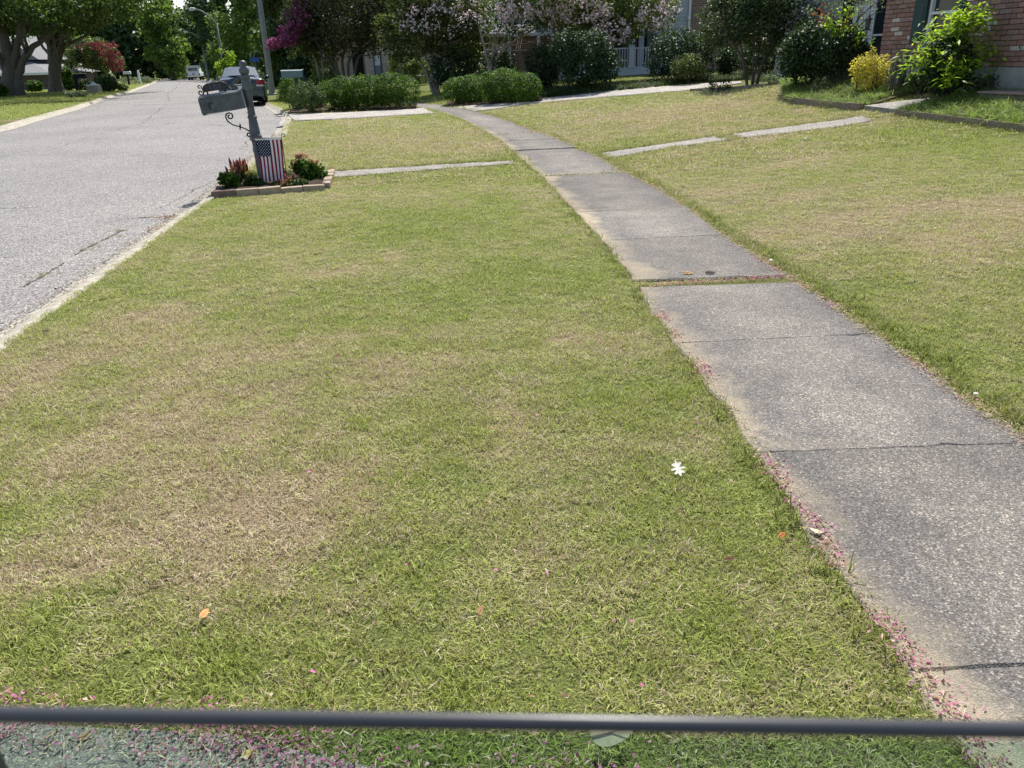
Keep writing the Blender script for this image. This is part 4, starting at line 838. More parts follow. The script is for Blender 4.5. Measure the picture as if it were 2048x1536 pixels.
# liriope ground cover along the far path
def cover(px, n, size, hs):
    A, B = px; A, B = wpoly(A), wpoly(B); Qc = bedfill(A, B, n); Qc[:, 2] -= .07; return Qc
M_LIR = foliage('liriope_blades', [(0.0, (0.018, 0.035, 0.014)), (0.5, (0.045, 0.075, 0.026)), (1.0, (0.12, 0.16, 0.06))], 0.3)
LIR = proto_set('tufts_liriope', [tuft('liriope_tuft', 30, .10, .14, .30, .011, (.3, .4), M_LIR, 160+s, segs=3, droop=.5) for s in range(4)])
Qc = np.concatenate([cover(([(1085,197),(1150,191),(1280,178),(1400,167),(1490,160)], [(1085,180),(1150,176),(1280,168),(1400,158),(1490,150)]), 900, 0, 0), cover(([(1500,165),(1560,162),(1640,158)], [(1500,152),(1560,150),(1640,150)]), 200, 0, 0)])
scatter('ground_cover', Qc, rng.uniform(.7, 1.2, len(Qc)), LIR)
pxshrub('leafy_shrub', 'loose olive shrub in front of the cream house wall', 805, 160, 70, 96, 3200, .1, F_OLIVE, seed=44, Y=43)
pxshrub('leafy_shrub', 'yellow green shrub under the slanting crape myrtle', 842, 162, 50, 112, 2200, .1, F_WOODL, seed=45, Y=42)
pxshrub('leafy_shrub', 'yellow green shrub right of the neighbour mailbox', 655, 158, 60, 112, 2400, .1, F_WOODL, seed=46, Y=38)
# ---------------------------------------------------------------- crape myrtles
def myrtle(label, u, v, Y, stems, crown, n, m, bloom, seed, size=.11, bark=BARK_P, group='crape myrtles in front of the houses'):
    p = W(u, v, Y); b0 = np.array([p[0], Y, float(Tz(p[0], Y)) if p[0] > XK(Y) else float(base_z(Y))]); s = proj(b0)[2]
    bl = [(tuple(W(cu, cv, Y+dy)-b0), (ru/s, ru/s*.9, rv/s)) for cu, cv, ru, rv, dy in crown]
    tr = [([(0.06*i, .05*(i % 3), -.1)]+[tuple(W(a, c, Y)-b0) for a, c in st_], .085, .03) for i, st_ in enumerate(stems)]
    bb = [(tuple(W(cu, cv, Y-1.3)-b0), (ru/s, ru/s, rv/s)) for cu, cv, ru, rv in bloom[1]] if bloom else None
    return tree('crape_myrtle', label, b0, tr, bl, n, size, m, bark, (bloom[0], bb, bloom[2], bloom[3]) if bloom else None, seed, group=group, clumps=24, twig=16)
myrtle('large dark crape myrtle with many trunks left of centre', 690, 152, 37, [[(672,130),(662,90),(640,40)],[(685,130),(690,90),(690,40)],[(697,128),(720,90),(740,40)],[(663,132),(645,100),(610,60)],[(712,130),(735,95),(790,50)]],
       [(690,25,120,55,0),(640,60,60,40,.5),(750,55,80,40,-.5),(700,75,90,30,0),(620,20,60,50,0),(780,20,70,50,.5),(700,-40,130,50,0),(840,40,50,40,0),(660,0,80,40,1.5),(740,0,80,40,1.5)], 40000, F_MYRTD, None, 71, .12, BARK)
myrtle('crape myrtle with magenta blossom leaning over the street', 640, 150, 37.5, [[(632,125),(615,80),(600,40)],[(645,125),(640,80),(630,30)]],
       [(610,60,40,40,0),(635,25,45,50,0),(590,95,25,20,0),(640,100,40,25,.5)], 7000, F_OLIVE, (F_MAG, [(562,84,30,10),(580,64,24,14),(594,40,22,18),(608,15,20,20),(620,-8,20,14),(546,94,14,6)], 3600, .11), 72)
myrtle('slanting crape myrtle with sparse white blossom in the middle', 868, 165, 33, [[(850,140),(830,110),(800,85)],[(862,140),(850,100),(880,60)],[(875,140),(890,100),(920,50)]],
       [(850,50,80,40,0),(900,25,80,45,0),(820,85,50,30,0),(930,70,50,30,0),(860,-20,110,40,0),(960,100,35,30,0),(780,60,40,30,0),(800,98,36,22,0),(900,104,40,24,0)], 28000, F_OLIVE, (F_PINK, [(840,35,60,30),(920,15,60,30),(880,40,70,30)], 900, .085), 73)
myrtle('crape myrtle covered in pale pink blossom before the neighbour porch', 985, 168, 29.5, [[(982,140),(986,110),(992,70),(1030,20)],[(978,140),(970,100),(960,60)],[(990,140),(1005,100),(1090,45)]],
       [(1050,30,70,34,0),(1130,40,80,32,0),(1210,30,80,40,-.3),(1290,40,60,34,-.6),(1120,-10,160,34,0),(1000,50,40,34,0),(1250,0,110,40,0),(1240,70,40,20,-.4)], 26000, F_OLIVE, (F_PINK, [(1012,20,24,34),(995,55,10,12),(1060,12,50,24),(1105,60,16,18),(1100,20,46,24),(1160,20,60,24),(1310,35,40,26),(1225,60,40,28),(1340,15,24,18)], 3600, .085), 74)
# ---------------------------------------------------------------- brick house at the right
M_MORT = plain('mortar', (0.30, 0.27, 0.24), 0.95, 0.1, var=.2, scale=40, bump=.5, bs=120)
BRK = [plain('brick_%s' % nm, c, .9, .2, var=.3, scale=30, bump=.6, bs=90) for nm, c in (('rose', (.36, .21, .175)), ('brown', (.27, .16, .13)), ('red', (.33, .175, .14)), ('pale', (.56, .47, .42)), ('mauve', (.32, .21, .185)))]
M_FOUND = plain('foundation_concrete', (.36, .36, .34), .9, .2, var=.25, scale=4, bump=.4, bs=60)
M_SHUT = plain('dark_green_shutter', (.022, .055, .055), .5, .4, var=.1)
M_WHITE = plain('white_trim', (.72, .73, .72), .6, .3, var=.06, scale=6)
M_GLASSD = NT('window_glass', .06, .6).col((.02, .025, .03)).m
M_CURT = plain('curtain', (.62, .64, .66), .9, .1, var=.08)
M_BLACK = plain('dark_recess', (.012, .012, .014), .8, .2)
HC = np.array([7.7, 17.0, 0.86]); HE = np.array([.1894, -.9819, 0]); HN = np.array([.9819, .1894, 0])
bh = thing('brick_house', 'rose brick house with dark green shutters at the right edge', 'house', HC, math.atan2(HE[1], HE[0]))
def fac(u, v, dep=0.0):
    d = ray(u, v); o = np.array([0, 0, CH]); t = ((HC+HN*dep-o)@HN)/(d@HN); p = o+d*t-HC; return float(p@HE), float(p[2])
FZ = 0.42
wx0, wx1 = fac(1853, 40)[0], fac(1913, 40)[0]; sx0 = fac(1829, 30)[0]; sx1 = fac(1928, 30)[0]; wz0 = fac(1822, 92)[1]; szb = fac(1822, 86)[1]
wl_ = MB(); LW = 7.5
wl_.box(0, wx0, .055, .25, FZ, 2.9); wl_.box(wx1, LW, .055, .25, FZ, 2.9); wl_.box(wx0, wx1, .055, .25, FZ, wz0); wl_.box(0, LW, .25, 6, -.3, 2.55)
wall = wl_.obj('wall', M_MORT, bh)
MB().box(-.02, LW, -.035, .25, -.35, FZ-.004).obj('foundation', M_FOUND, bh)
bmes = []
for i in range(5):
    q_ = MB(); q_.box(-.118, .118, 0, .06, -.034, .034); bmes.append(q_.mesh('brick', BRK[i]))
hm = MB(); cnt = 0
bw, bh_ = .25, .0805; ncr = int((2.9-FZ)/bh_)
for c in range(ncr):
    z = FZ+.04+c*bh_; x = (.12 if c % 2 == 0 else -.005)
    while x < LW-.1:
        lo, hi = x-.118, x+.118
        if lo < 0: lo = 0.0
        inw = (hi > wx0-.01 and lo < wx1+.01 and z > wz0)
        if not inw:
            k = int(rng.choice(5, p=[.32, .22, .22, .07, .17])); dp = rng.normal(0, .0025)
            if c < 16 and x < 4.7 and cnt < 300:
                o = inst('brick', bmes[k], wall, ((lo+hi)/2, dp, z), (0, rng.normal(0, .006), rng.normal(0, .006)), ((hi-lo)/.236, 1, 1)); cnt += 1
            else: hm.box(lo, hi, dp, .06, z-.034, z+.034, k)
        x += bw
tag(hm.obj('brick_courses', BRK, wall), kind='stuff')
wn_ = MB(); wn_.box(wx0, wx1, .10, .12, wz0, 2.5); win = wn_.obj('window', M_GLASSD, bh)
fr = MB(); fw = .05
for x in (wx0, wx1-fw): fr.box(x, x+fw, .03, .11, wz0, 2.5)
fr.box(wx0, wx1, .035, .105, wz0, wz0+.05); zm = fac(1870, 26)[1]; fr.box(wx0, wx1, .04, .105, zm-.02, zm+.025); fr.obj('frame', M_WHITE, win)
MB().box(wx0-.05, wx1+.05, -.03, .1, wz0-.06, wz0-.002).obj('sill', M_FOUND, win)
cu = MB(); xs_ = np.linspace(wx0+(wx1-wx0)*.50, wx1-.06, 40); cu.grid([[(x, .125+.012*math.sin(i*1.6), z) for i, x in enumerate(xs_)] for z in (wz0+.05, 2.48)]); cu.obj('curtain', M_CURT, win)
bl_ = MB()
for k in range(34):
    z = wz0+.75+k*.03
    if z < 2.45: bl_.box(wx0+.06, wx0+(wx1-wx0)*.5, .128, .134, z, z+.022)
bl_.obj('blind', M_CURT, win)
def shutter(x0, x1):
    s_ = MB(); s_.box(x0, x1, -.028, -.003, szb, 2.5); o = s_.obj('shutter', M_SHUT, bh); p_ = MB()
    for z0, z1 in ((szb+.06, szb+.62), (szb+.70, szb+1.3)): p_.box(x0+.05, x1-.05, -.036, -.0285, z0, z1)
    p_.obj('panel', M_SHUT, o)
shutter(sx0, wx0-.015); shutter(wx1+.015, sx1)
# recessed entrance left of the corner
RD = 1.7
rec = MB(); xa, xb = fac(1560, 30, RD)[0], .3; rec.box(xa, xb, RD, RD+.2, -.3, 3.0); rec.obj('entrance_wall', plain('grey_siding', (.33, .34, .35), .7, .2, var=.1, scale=3), bh)
ex = [fac(u, 40, RD)[0] for u in (1684, 1706, 1709, 1752, 1768)]; ezb = fac(1720, 88, RD)[1]; ezm = fac(1755, 70, RD)[1]
MB().box(ex[0], ex[1], RD-.03, RD-.004, ezb-.05, 2.6).obj('sidelight', M_GLASSD, bh); MB().box(ex[3]+.01, ex[4]+.3, RD-.03, RD-.004, ezb-.05, 2.6).obj('sidelight', M_GLASSD, bh)
mr = MB(); mr.box(ex[0], ex[1], RD-.04, RD-.0305, ezm-.02, ezm+.02); mr.box(ex[3]+.01, ex[4]+.3, RD-.04, RD-.0305, ezm-.02, ezm+.02); mr.obj('glazing_bar', M_WHITE, bh)
dd = MB(); dd.box(ex[2], ex[3], RD-.05, RD-.003, ezb, 2.6); do = dd.obj('door', M_WHITE, bh); lv = MB(); xm = (ex[2]+ex[3])/2
for k in range(30):
    z = ezb+.08+k*.085
    for a_, b__ in ((ex[2]+.05, xm-.03), (xm+.03, ex[3]-.05)):
        if z < 2.55: lv.add([(a_, RD-.054, z), (b__, RD-.054, z), (b__, RD-.072, z+.045), (a_, RD-.072, z+.045), (a_, RD-.054, z+.055), (b__, RD-.054, z+.055)], [(0, 1, 2, 3), (3, 2, 5, 4)])
lv.obj('louvre', M_WHITE, do)
MB().box(ex[0]-.3, .0, .9, RD-.001, -.3, ezb-.06).obj('entrance_step', plain('shade_dark_step', (.05, .05, .052), .8, .2), bh)  # shade of the recessed entrance put into the step's dark colour
MB().box(xa, 0.2, .9, RD, 2.75, 2.9).obj('porch_ceiling', M_WHITE, bh)
rf = MB(); rf.add([(-.5, -.12, 2.80), (LW+.4, -.12, 2.80), (LW+.4, 3.2, 4.5), (-.5, 3.2, 4.5), (-.5, 6.6, 2.86), (LW+.4, 6.6, 2.86), (-.5, -.12, 2.92), (LW+.4, -.12, 2.92), (LW+.4, 3.2, 4.64), (-.5, 3.2, 4.64), (-.5, 6.6, 2.98), (LW+.4, 6.6, 2.98)], [(0, 3, 2, 1), (3, 4, 5, 2), (6, 7, 8, 9), (9, 8, 11, 10), (0, 1, 7, 6), (4, 10, 11, 5), (0, 6, 9, 3), (3, 9, 10, 4), (1, 2, 8, 7), (2, 5, 11, 8)])
M_SHING = plain('grey_shingle', (.17, .17, .175), .9, .2, var=.3, scale=12, bump=.6, bs=30)
rf.obj('roof', M_SHING, bh)
# front step at the right edge
stp = G(2015, 196); st_o = thing('garden_step', 'low mossy stone step at the end of the entrance path', 'step', (stp[0]-.05, stp[1]-.05, stp[2]), math.atan2(HE[1], HE[0]))
MB().box(-.05, .9, -.50, .0, -.1, .09, b=.02).obj('riser', plain('mossy_stone', (.17, .16, .10), .95, .1, var=.4, scale=14, bump=.7, bs=50), st_o); MB().box(-.07, .92, -.52, -.01, .092, .125, b=.012).obj('tread', M_TIMBER, st_o)
# hanging lantern and bare branched tree by the entrance
lp_ = W(1736, 48, 17.6); lt = thing('hanging_lantern', 'small black lantern hanging before the white entrance door', 'lantern', lp_)
MB().lathe([(-.12,.075),(-.10,.08),(-.09,.05)], 6, smooth=False).lathe([(.07,.07),(.09,.08),(.15,.03),(.17,.012)], 6, smooth=False).obj('housing', M_DARKIRON, lt)
MB().lathe([(-.09,.048),(.07,.062)], 6, smooth=False).obj('glass', M_GLASSD, lt); MB().tube([(0, 0, .16), (.01, 0, .3), (-.01, 0, .45), (0, 0, 1.1)], .006, 5).obj('chain', M_DARKIRON, lt)
bt = np.array([W(1690, 120, 18.0)[0], 18.0, float(Tz(W(1690, 120, 18.0)[0], 18.0))])
tree('small_tree', 'small pale branched tree leaning across the house entrance', bt, [([(0, 0, -.1), rel(1700,100,18.0,bt), rel(1712,45,17.8,bt), rel(1745,12,17.6,bt), rel(1775,-10,17.5,bt)], .026, .008), ([(0, .05, -.1), rel(1692,70,18.0,bt), rel(1705,20,17.9,bt), rel(1722,-20,17.8,bt)], .024, .008), ([(.12, 0, -.1), rel(1706,75,17.9,bt), rel(1735,35,17.7,bt), rel(1765,22,17.6,bt)], .02, .006), ([(-.14, 0, -.1), rel(1684,75,18.1,bt), rel(1668,40,18.0,bt), rel(1650,0,18.0,bt)], .02, .007)],
     [(rel(1660,0,18.0,bt), (.8,.7,.4)), (rel(1740,-20,17.6,bt), (.9,.7,.35)), (rel(1690,8,18.0,bt), (.5,.5,.3))], 650, .07, F_GREY, BARK, seed=45, twig=8)
# ---------------------------------------------------------------- neighbour's house with the porch
NY = 33.5
nh_b = np.array([W(1262, 150, NY)[0], NY, float(Tz(W(1262, 150, NY)[0], NY))]); nh = thing('porch_house', 'neighbour house with white railed porch behind dark shrubs', 'house', nh_b)
def nx(u, v, dy=0.0): p = W(u, v, NY+dy)-nh_b; return float(p[0]), float(p[2])
M_PORCHW = plain('porch_paint', (.52, .53, .56), .6, .3, var=.06); M_SIDE = plain('pale_siding', (.44, .46, .47), .7, .2, var=.06)
M_BRK2 = NT('far_brick', .9, .2); _t = M_BRK2; _bt = _t.new('TexBrick'); _bt.inputs['Scale'].default_value = 1.0; _bt.inputs['Brick Width'].default_value = .24; _bt.inputs['Row Height'].default_value = .08; _bt.inputs['Mortar Size'].default_value = .01
_bt.inputs['Color1'].default_value = (.27, .13, .10, 1); _bt.inputs['Color2'].default_value = (.17, .10, .085, 1); _bt.inputs['Mortar'].default_value = (.33, .29, .26, 1)
_sx = _t.new('SeparateXYZ'); _t.l.new(_t.pos(), _sx.inputs[0]); _cx = _t.new('CombineXYZ'); _t.l.new(_sx.outputs[0], _cx.inputs[0]); _t.l.new(_sx.outputs[2], _cx.inputs[1]); _t.l.new(_cx.outputs[0], _bt.inputs['Vector']); _t.col(_bt.outputs['Color']); M_BRK2 = _t.m
x0, zf_ = nx(1120, 141); x1, _ = nx(1300, 141)
MB().box(x0, x1, 0, 3, -.3, zf_, b=.02).obj('porch_floor', M_PORCHW, nh)
rl = MB(); zt = nx(1262, 95)[1]; zb = nx(1262, 136)[1]; rl.box(x0, x1, .06, .12, zt-.05, zt); rl.box(x0, x1, .07, .11, zb, zb+.04); rl.obj('rail', M_PORCHW, nh)
q_ = MB(); q_.box(-.018, .018, .075, .105, zb+.04, zt-.05); bme2 = q_.mesh('baluster', M_PORCHW)
for x in np.arange(x0+.1, x1, .105): inst('baluster', bme2, nh, (x, 0, 0))
for u, dy in ((1264, 0), (1130, 0)):
    cx_ = nx(u, 100)[0]; MB().box(cx_-.11, cx_+.11, 0, .2, zf_+.001, 3.2).box(cx_-.14, cx_+.14, -.03, .23, zf_+.002, zf_+.12).obj('column', M_PORCHW, nh)
cx_ = nx(1287, 100, .4)[0]; MB().box(cx_-.10, cx_+.10, .9, 1.1, zf_+.001, 3.2).obj('column', M_PORCHW, nh)
bkx = nx(1000, 50)[0]; MB().box(bkx, x1+.2, 2.6, 2.8, -.3, 4.0).obj('back_wall', M_BRK2, nh)
dxa, dxb = nx(1275, 80, 2.6)[0], nx(1312, 80, 2.6)[0]; MB().box(dxa, dxb, 2.55, 2.599, zf_, zf_+2.1).obj('door', M_BLACK, nh); dxa, dxb = nx(1190, 80, 2.6)[0], nx(1245, 80, 2.6)[0]; MB().box(dxa, dxb, 2.55, 2.599, zf_+.5, zf_+2.0).obj('window', M_GLASSD, nh)
sxa, sxb = nx(1318, 30)[0], nx(1380, 30)[0]; sd_ = MB(); sd_.box(sxa, sxb, .30, 2.8, -.3, 3.4); sw_ = sd_.obj('siding_wall', M_SIDE, nh)
for k in range(26):
    z = k*.13; q_ = MB(); q_.add([(sxa, .298, z), (sxb, .298, z), (sxb, .275, z), (sxa, .275, z), (sxa, .298, z+.125), (sxb, .298, z+.125)], [(0, 1, 2, 3), (3, 2, 5, 4)]); q_.obj('siding_board', M_SIDE, sw_)
MB().box(sxb, sxb+.08, .22, .4, -.3, 3.4).obj('corner_trim', M_WHITE, nh)
MB().box(sxb+.082, nx(1500, 30)[0], .32, 2.8, -.3, 3.4).obj('brick_wall', M_BRK2, nh)
gx, gz = nx(1379, 36); gl = MB(); gl.lathe([(gz+.075*math.sin(a), max(.002, .075*math.cos(a))) for a in np.linspace(-PI/2, PI/2, 9)], 12, (gx, .12, 0)); gl.obj('globe_lamp', M_WHITE, nh)
MB().box(x0-.4, nx(1520, 0)[0], -.3, 5.5, 3.3, 3.5).add([(x0-.6, -.5, 3.5), (nx(1530, 0)[0], -.5, 3.5), (nx(1530, 0)[0], 3, 5.0), (x0-.6, 3, 5.0), (nx(1530, 0)[0], 6.5, 3.5), (x0-.6, 6.5, 3.5)], [(0, 1, 2, 3), (3, 2, 4, 5)]).obj('roof', M_SHING, nh)
wxa, wxb = nx(965, 60)[0], nx(1110, 60)[0]; zg = nx(1015, 67)[1]; zr = nx(1015, 44)[1]
MB().box(wxa, wxb, .9, 2.6, -.3, zg).obj('wing_wall', M_BRK2, nh); MB().add([(wxa-.2, .6, zg), (wxb, .6, zg), (wxb, 3, zr+1.0), (wxa-.2, 3, zr+1.0), (wxa-.2, .6, zg-.02), (wxb, .6, zg-.02)], [(0, 1, 2, 3), (4, 5, 1, 0)]).obj('wing_roof', plain('blue_grey_shingle', (.22, .24, .27), .9, .2, var=.25, scale=12), nh)
MB().box(wxa-.2, wxb, .52, .599, zg-.10, zg+.02).obj('gutter', M_WHITE, nh)
for u in (1019, 1078): cx_ = nx(u, 80)[0]; MB().box(cx_-.06, cx_+.06, .40, .515, -.3, zg-.05).obj('post', M_PORCHW, nh)
def houseflag(label, u0, v0, u1, v1, Y, wpx):
    a, b_ = W(u0, v0, Y), W(u1, v1, Y); s = proj(a)[2]; w = wpx/s; L = np.linalg.norm(b_-a); t = thing('house_flag', label, 'flag', a); dirn = (b_-a)/L
    c = MB()
    for i in range(7):
        for j in range(8):
            def q(i_, j_): p = dirn*L*j_/8+np.array([w*(i_/7-.5), .05*math.sin(i_*1.4+j_*.5), 0]); return p
            c.add([q(i, j), q(i+1, j), q(i+1, j+1), q(i, j+1)], [(3, 2, 1, 0)], 0 if i % 2 == 0 else 1, True)
    c.obj('cloth', [M_FR, M_FW], t); MB().tube([(-w*.6, 0, .03), (w*.2, .3, .25), (w*.8, .9, .4)], .015, 6).obj('pole', M_WHITE, t)
houseflag('red and white striped flag hanging before the brick wing', 1044, 60, 1036, 98, 31.5, 13)
houseflag('thin red and white flag among the crape myrtle trunks', 672, 114, 674, 148, 40, 8)
# ---------------------------------------------------------------- cream brick house further along
CY = 50.0; ch_b = np.array([W(750, 158, CY)[0], CY, float(Tz(W(750, 158, CY)[0], CY))]); ch = thing('cream_house', 'cream brick house seen between the crape myrtle trunks', 'house', ch_b)
def cxp(u, v, dy=0): p = W(u, v, CY+dy)-ch_b; return float(p[0]), float(p[2])
M_CREAM = plain('cream_brick', (.40, .33, .27), .9, .2, var=.25, scale=6, bump=.5, bs=14)
MB().box(cxp(730, 120)[0], cxp(900, 120)[0], 0, 6, -.4, 3.2).box(cxp(630, 120)[0], cxp(730, 120)[0], 2.2, 6, -.4, 3.2).obj('wall', M_CREAM, ch)
a_, b__ = cxp(747, 120)[0], cxp(763, 120)[0]; zt, zm, zb = cxp(755, 108)[1], cxp(755, 131)[1], cxp(755, 152)[1]
wo = MB().box(a_, b__, -.05, -.003, zb, zt).obj('window', plain('dark_frame', (.05, .06, .065), .5, .4), ch); MB().box(a_+.08, b__-.08, -.075, -.051, zm, zt-.08).obj('upper_pane', plain('white_blind', (.55, .57, .6), .8, .2), wo); MB().box(a_+.08, b__-.08, -.07, -.051, zb+.08, zm-.03).obj('lower_pane', plain('blue_grey_pane', (.12, .16, .19), .2, .5), wo)
MB().box(cxp(705, 120, 2.2)[0], cxp(726, 120, 2.2)[0], 2.13, 2.19, -.1, 2.1).obj('door', M_BLACK, ch)
MB().add([(cxp(620, 120)[0], -.6, 3.2), (cxp(910, 120)[0], -.6, 3.2), (cxp(910, 120)[0], 3, 4.8), (cxp(620, 120)[0], 3, 4.8), (cxp(620, 120)[0], -.6, 3.0), (cxp(910, 120)[0], -.6, 3.0)], [(0, 1, 2, 3), (4, 5, 1, 0)]).obj('roof', M_SHING, ch)
gw = G(845, 168); gs2 = thing('garden_steps', 'low white stone steps beside the dark shrub', 'steps', gw)
for k in range(3): MB().box(-.45, .45, k*.35, .34+k*.35+.3, -.1, .13+k*.14).obj('step', M_CONC, gs2)
# ---------------------------------------------------------------- house across the street
LY = 78.0; lh_b = np.array([W(40, 175, LY)[0], LY, float(base_z(LY))]); lh = thing('grey_roof_house', 'low house with a grey hip roof behind the big trees', 'house', lh_b)
def lx(u, v, dy=0): p = W(u, v, LY+dy)-lh_b; return float(p[0]), float(p[2])
xe, ze = lx(99, 145); xw, _ = lx(-160, 150); xr1, zr1 = lx(45, 112, 5); xr0, zr0 = lx(-60, 112, 5)
MB().box(xw+.5, xe-.5, .5, 9.5, -.3, ze-.1).obj('wall', plain('dark_brick_wall', (.13, .10, .09), .9, .2, var=.3, scale=4), lh)
MB().add([(xw, 0, ze), (xe, 0, ze), (xe, 10, ze), (xw, 10, ze), (xr0, 5, zr1), (xr1, 5, zr1), (xw, 0, ze-.15), (xe, 0, ze-.15)], [(0, 1, 5, 4), (1, 2, 5), (2, 3, 4, 5), (3, 0, 4), (6, 7, 1, 0)]).obj('roof', plain('pale_grey_shingle', (.20, .20, .20), .9, .2, var=.2, scale=5), lh)
MB().box(xw, xe, -.06, -.002, ze-.18, ze+.02).obj('gutter', M_WHITE, lh)
gx0, gz0 = lx(15, 95, 1); MB().add([(gx0-5, 3, ze+1.2), (gx0+1.5, 3, ze+1.2), (gx0-1.5, 3, gz0+1.2), (gx0-5, 9, ze+1.2), (gx0+1.5, 9, ze+1.2), (gx0-1.5, 9, gz0+1.2)], [(0, 1, 2), (1, 4, 5, 2), (0, 2, 5, 3)]).obj('upper_gable', plain('pale_grey_shingle', (.20, .20, .20), .9, .2, var=.2, scale=5), lh)
for u in (20, 70): a_, b__ = lx(u-6, 160)[0], lx(u+6, 160)[0]; MB().box(a_, b__, .44, .498, ze-1.7, ze-.5).obj('window', M_GLASSD, lh)
# ---------------------------------------------------------------- vehicles
def loft(stations, m, name, parent, close=True):
    b = MB(); rows = []
    for y, sec in stations:
        full = [(-x, y, z) for x, z in sec]+[(x, y, z) for x, z in sec[::-1]]; rows.append(full)
    b.grid(rows, flip=True)
    if close: b.add(rows[0], [tuple(range(len(rows[0])-1, -1, -1))]); b.add(rows[-1], [tuple(range(len(rows[-1])))])
    return b.obj(name, m, parent)
M_TYRE = plain('tyre_rubber', (.02, .02, .02), .85, .2); M_RIM = plain('alloy_rim', (.45, .46, .47), .35, .5, .8); M_CHROME = plain('chrome', (.6, .61, .62), .2, .6, .9)
M_TAIL = NT('tail_lamp_red', .25, .5).col((.30, .012, .02)).m; M_TAILC = plain('tail_lamp_clear', (.55, .5, .5), .25, .5)
def wheel(parent, x, y, r=.32, w=.21):
    s = 1 if x > 0 else -1; b = MB(); pr = [(0, r*.62), (.0, r*.9), (.03, r), (w-.03, r), (w, r*.9), (w, r*.62)]
    vs = []; n = 20
    for z, rr in pr:
        for j in range(n): q = 2*PI*j/n; vs.append((x-s*z, y+rr*math.cos(q), r+rr*math.sin(q)))
    fs = [(i*n+j, i*n+(j+1) % n, (i+1)*n+(j+1) % n, (i+1)*n+j) for i in range(len(pr)-1) for j in range(n)]; b.add(vs, fs, 0, True); w_ = b.obj('wheel', M_TYRE, parent)
    c = MB(); vs = [(x-s*.03, y, r)]+[(x-s*.03, y+r*.62*math.cos(2*PI*j/20), r+r*.62*math.sin(2*PI*j/20)) for j in range(20)]; c.add(vs, [(0, 1+j, 1+(j+1) % 20) for j in range(20)]); c.obj('rim', M_RIM, w_)
t_ = NT('green_grey_paint', .28, .5); t_.col(t_.ramp(t_.noise(3), [(.3, (.030, .046, .048)), (.7, (.036, .054, .056))])); t_.b.inputs['Coat Weight'].default_value = .6; t_.b.inputs['Metallic'].default_value = .35; M_CAR = t_.m
M_CARG = NT('car_glass', .05, .7).col((.10, .13, .15)).m; M_CARG.node_tree.nodes['Principled BSDF'].inputs['Metallic'].default_value = .3
sp = hit(489, 213, lambda x, y: base_z(y)-.1); sp[2] = road_z(sp[0], sp[1])
car = thing('parked_sedan', 'dark green grey sedan parked at the kerb beyond the mailbox', 'car', sp, R(15.5))
def S(y, wb, zs, ws, zsh, wt, zt): return (y, [(wb*.92, .20), (wb, .30), (wb, .48), (ws, zsh*.86), (ws*.985, zsh), (wt, zt*.5+zsh*.5), (wt*.90, zt-.03), (wt*.6, zt), (0, zt+.015)])
body = loft([(0.0, [(.70, .34), (.78, .40), (.80, .55), (.80, .70), (.79, .78), (.74, .80), (.6, .81), (.4, .815), (0, .82)]),
             (.06, [(.78, .22), (.86, .30), (.88, .50), (.87, .78), (.85, .90), (.80, .97), (.68, .99), (.45, 1.0), (0, 1.01)]),
             S(.18, .89, 0, .89, .95, .80, 1.03), S(.62, .90, 0, .90, .97, .79, 1.06), S(.70, .90, 0, .90, .97, .78, 1.07),
             S(1.35, .91, 0, .90, .97, .66, 1.40), S(1.7, .91, 0, .90, .97, .63, 1.455), S(2.3, .91, 0, .90, .97, .62, 1.47), S(2.8, .91, 0, .90, .96, .64, 1.43), S(3.5, .90, 0, .89, .95, .74, 1.08), S(3.65, .90, 0, .88, .93, .76, 1.0), S(4.4, .86, 0, .82, .82, .70, .88),
             (4.75, [(.60, .3), (.68, .36), (.70, .5), (.70, .6), (.68, .66), (.6, .68), (.5, .69), (.3, .70), (0, .70)])], M_CAR, 'body', car)
def panel(name, quad, m, parent, off=(0, 0, 0), n=6, bulge=0.0):
    A, B, C, D = [np.array(q, float) for q in quad]; b = MB(); nrm = np.cross(B-A, D-A); nrm /= np.linalg.norm(nrm)
    rows = [[tuple(A+(B-A)*i/n+(D+(C-D)*i/n-A-(B-A)*i/n)*j/n+nrm*(bulge*math.sin(PI*i/n)+.0)+np.array(off)) for i in range(n+1)] for j in range(n+1)]; b.grid(rows, flip=False); return b.obj(name, m, parent)
panel('rear_window', [(-.70, .735, 1.095), (.70, .735, 1.095), (.585, 1.36, 1.405), (-.585, 1.36, 1.405)], M_CARG, car, (0, -.012, .022), bulge=.03)
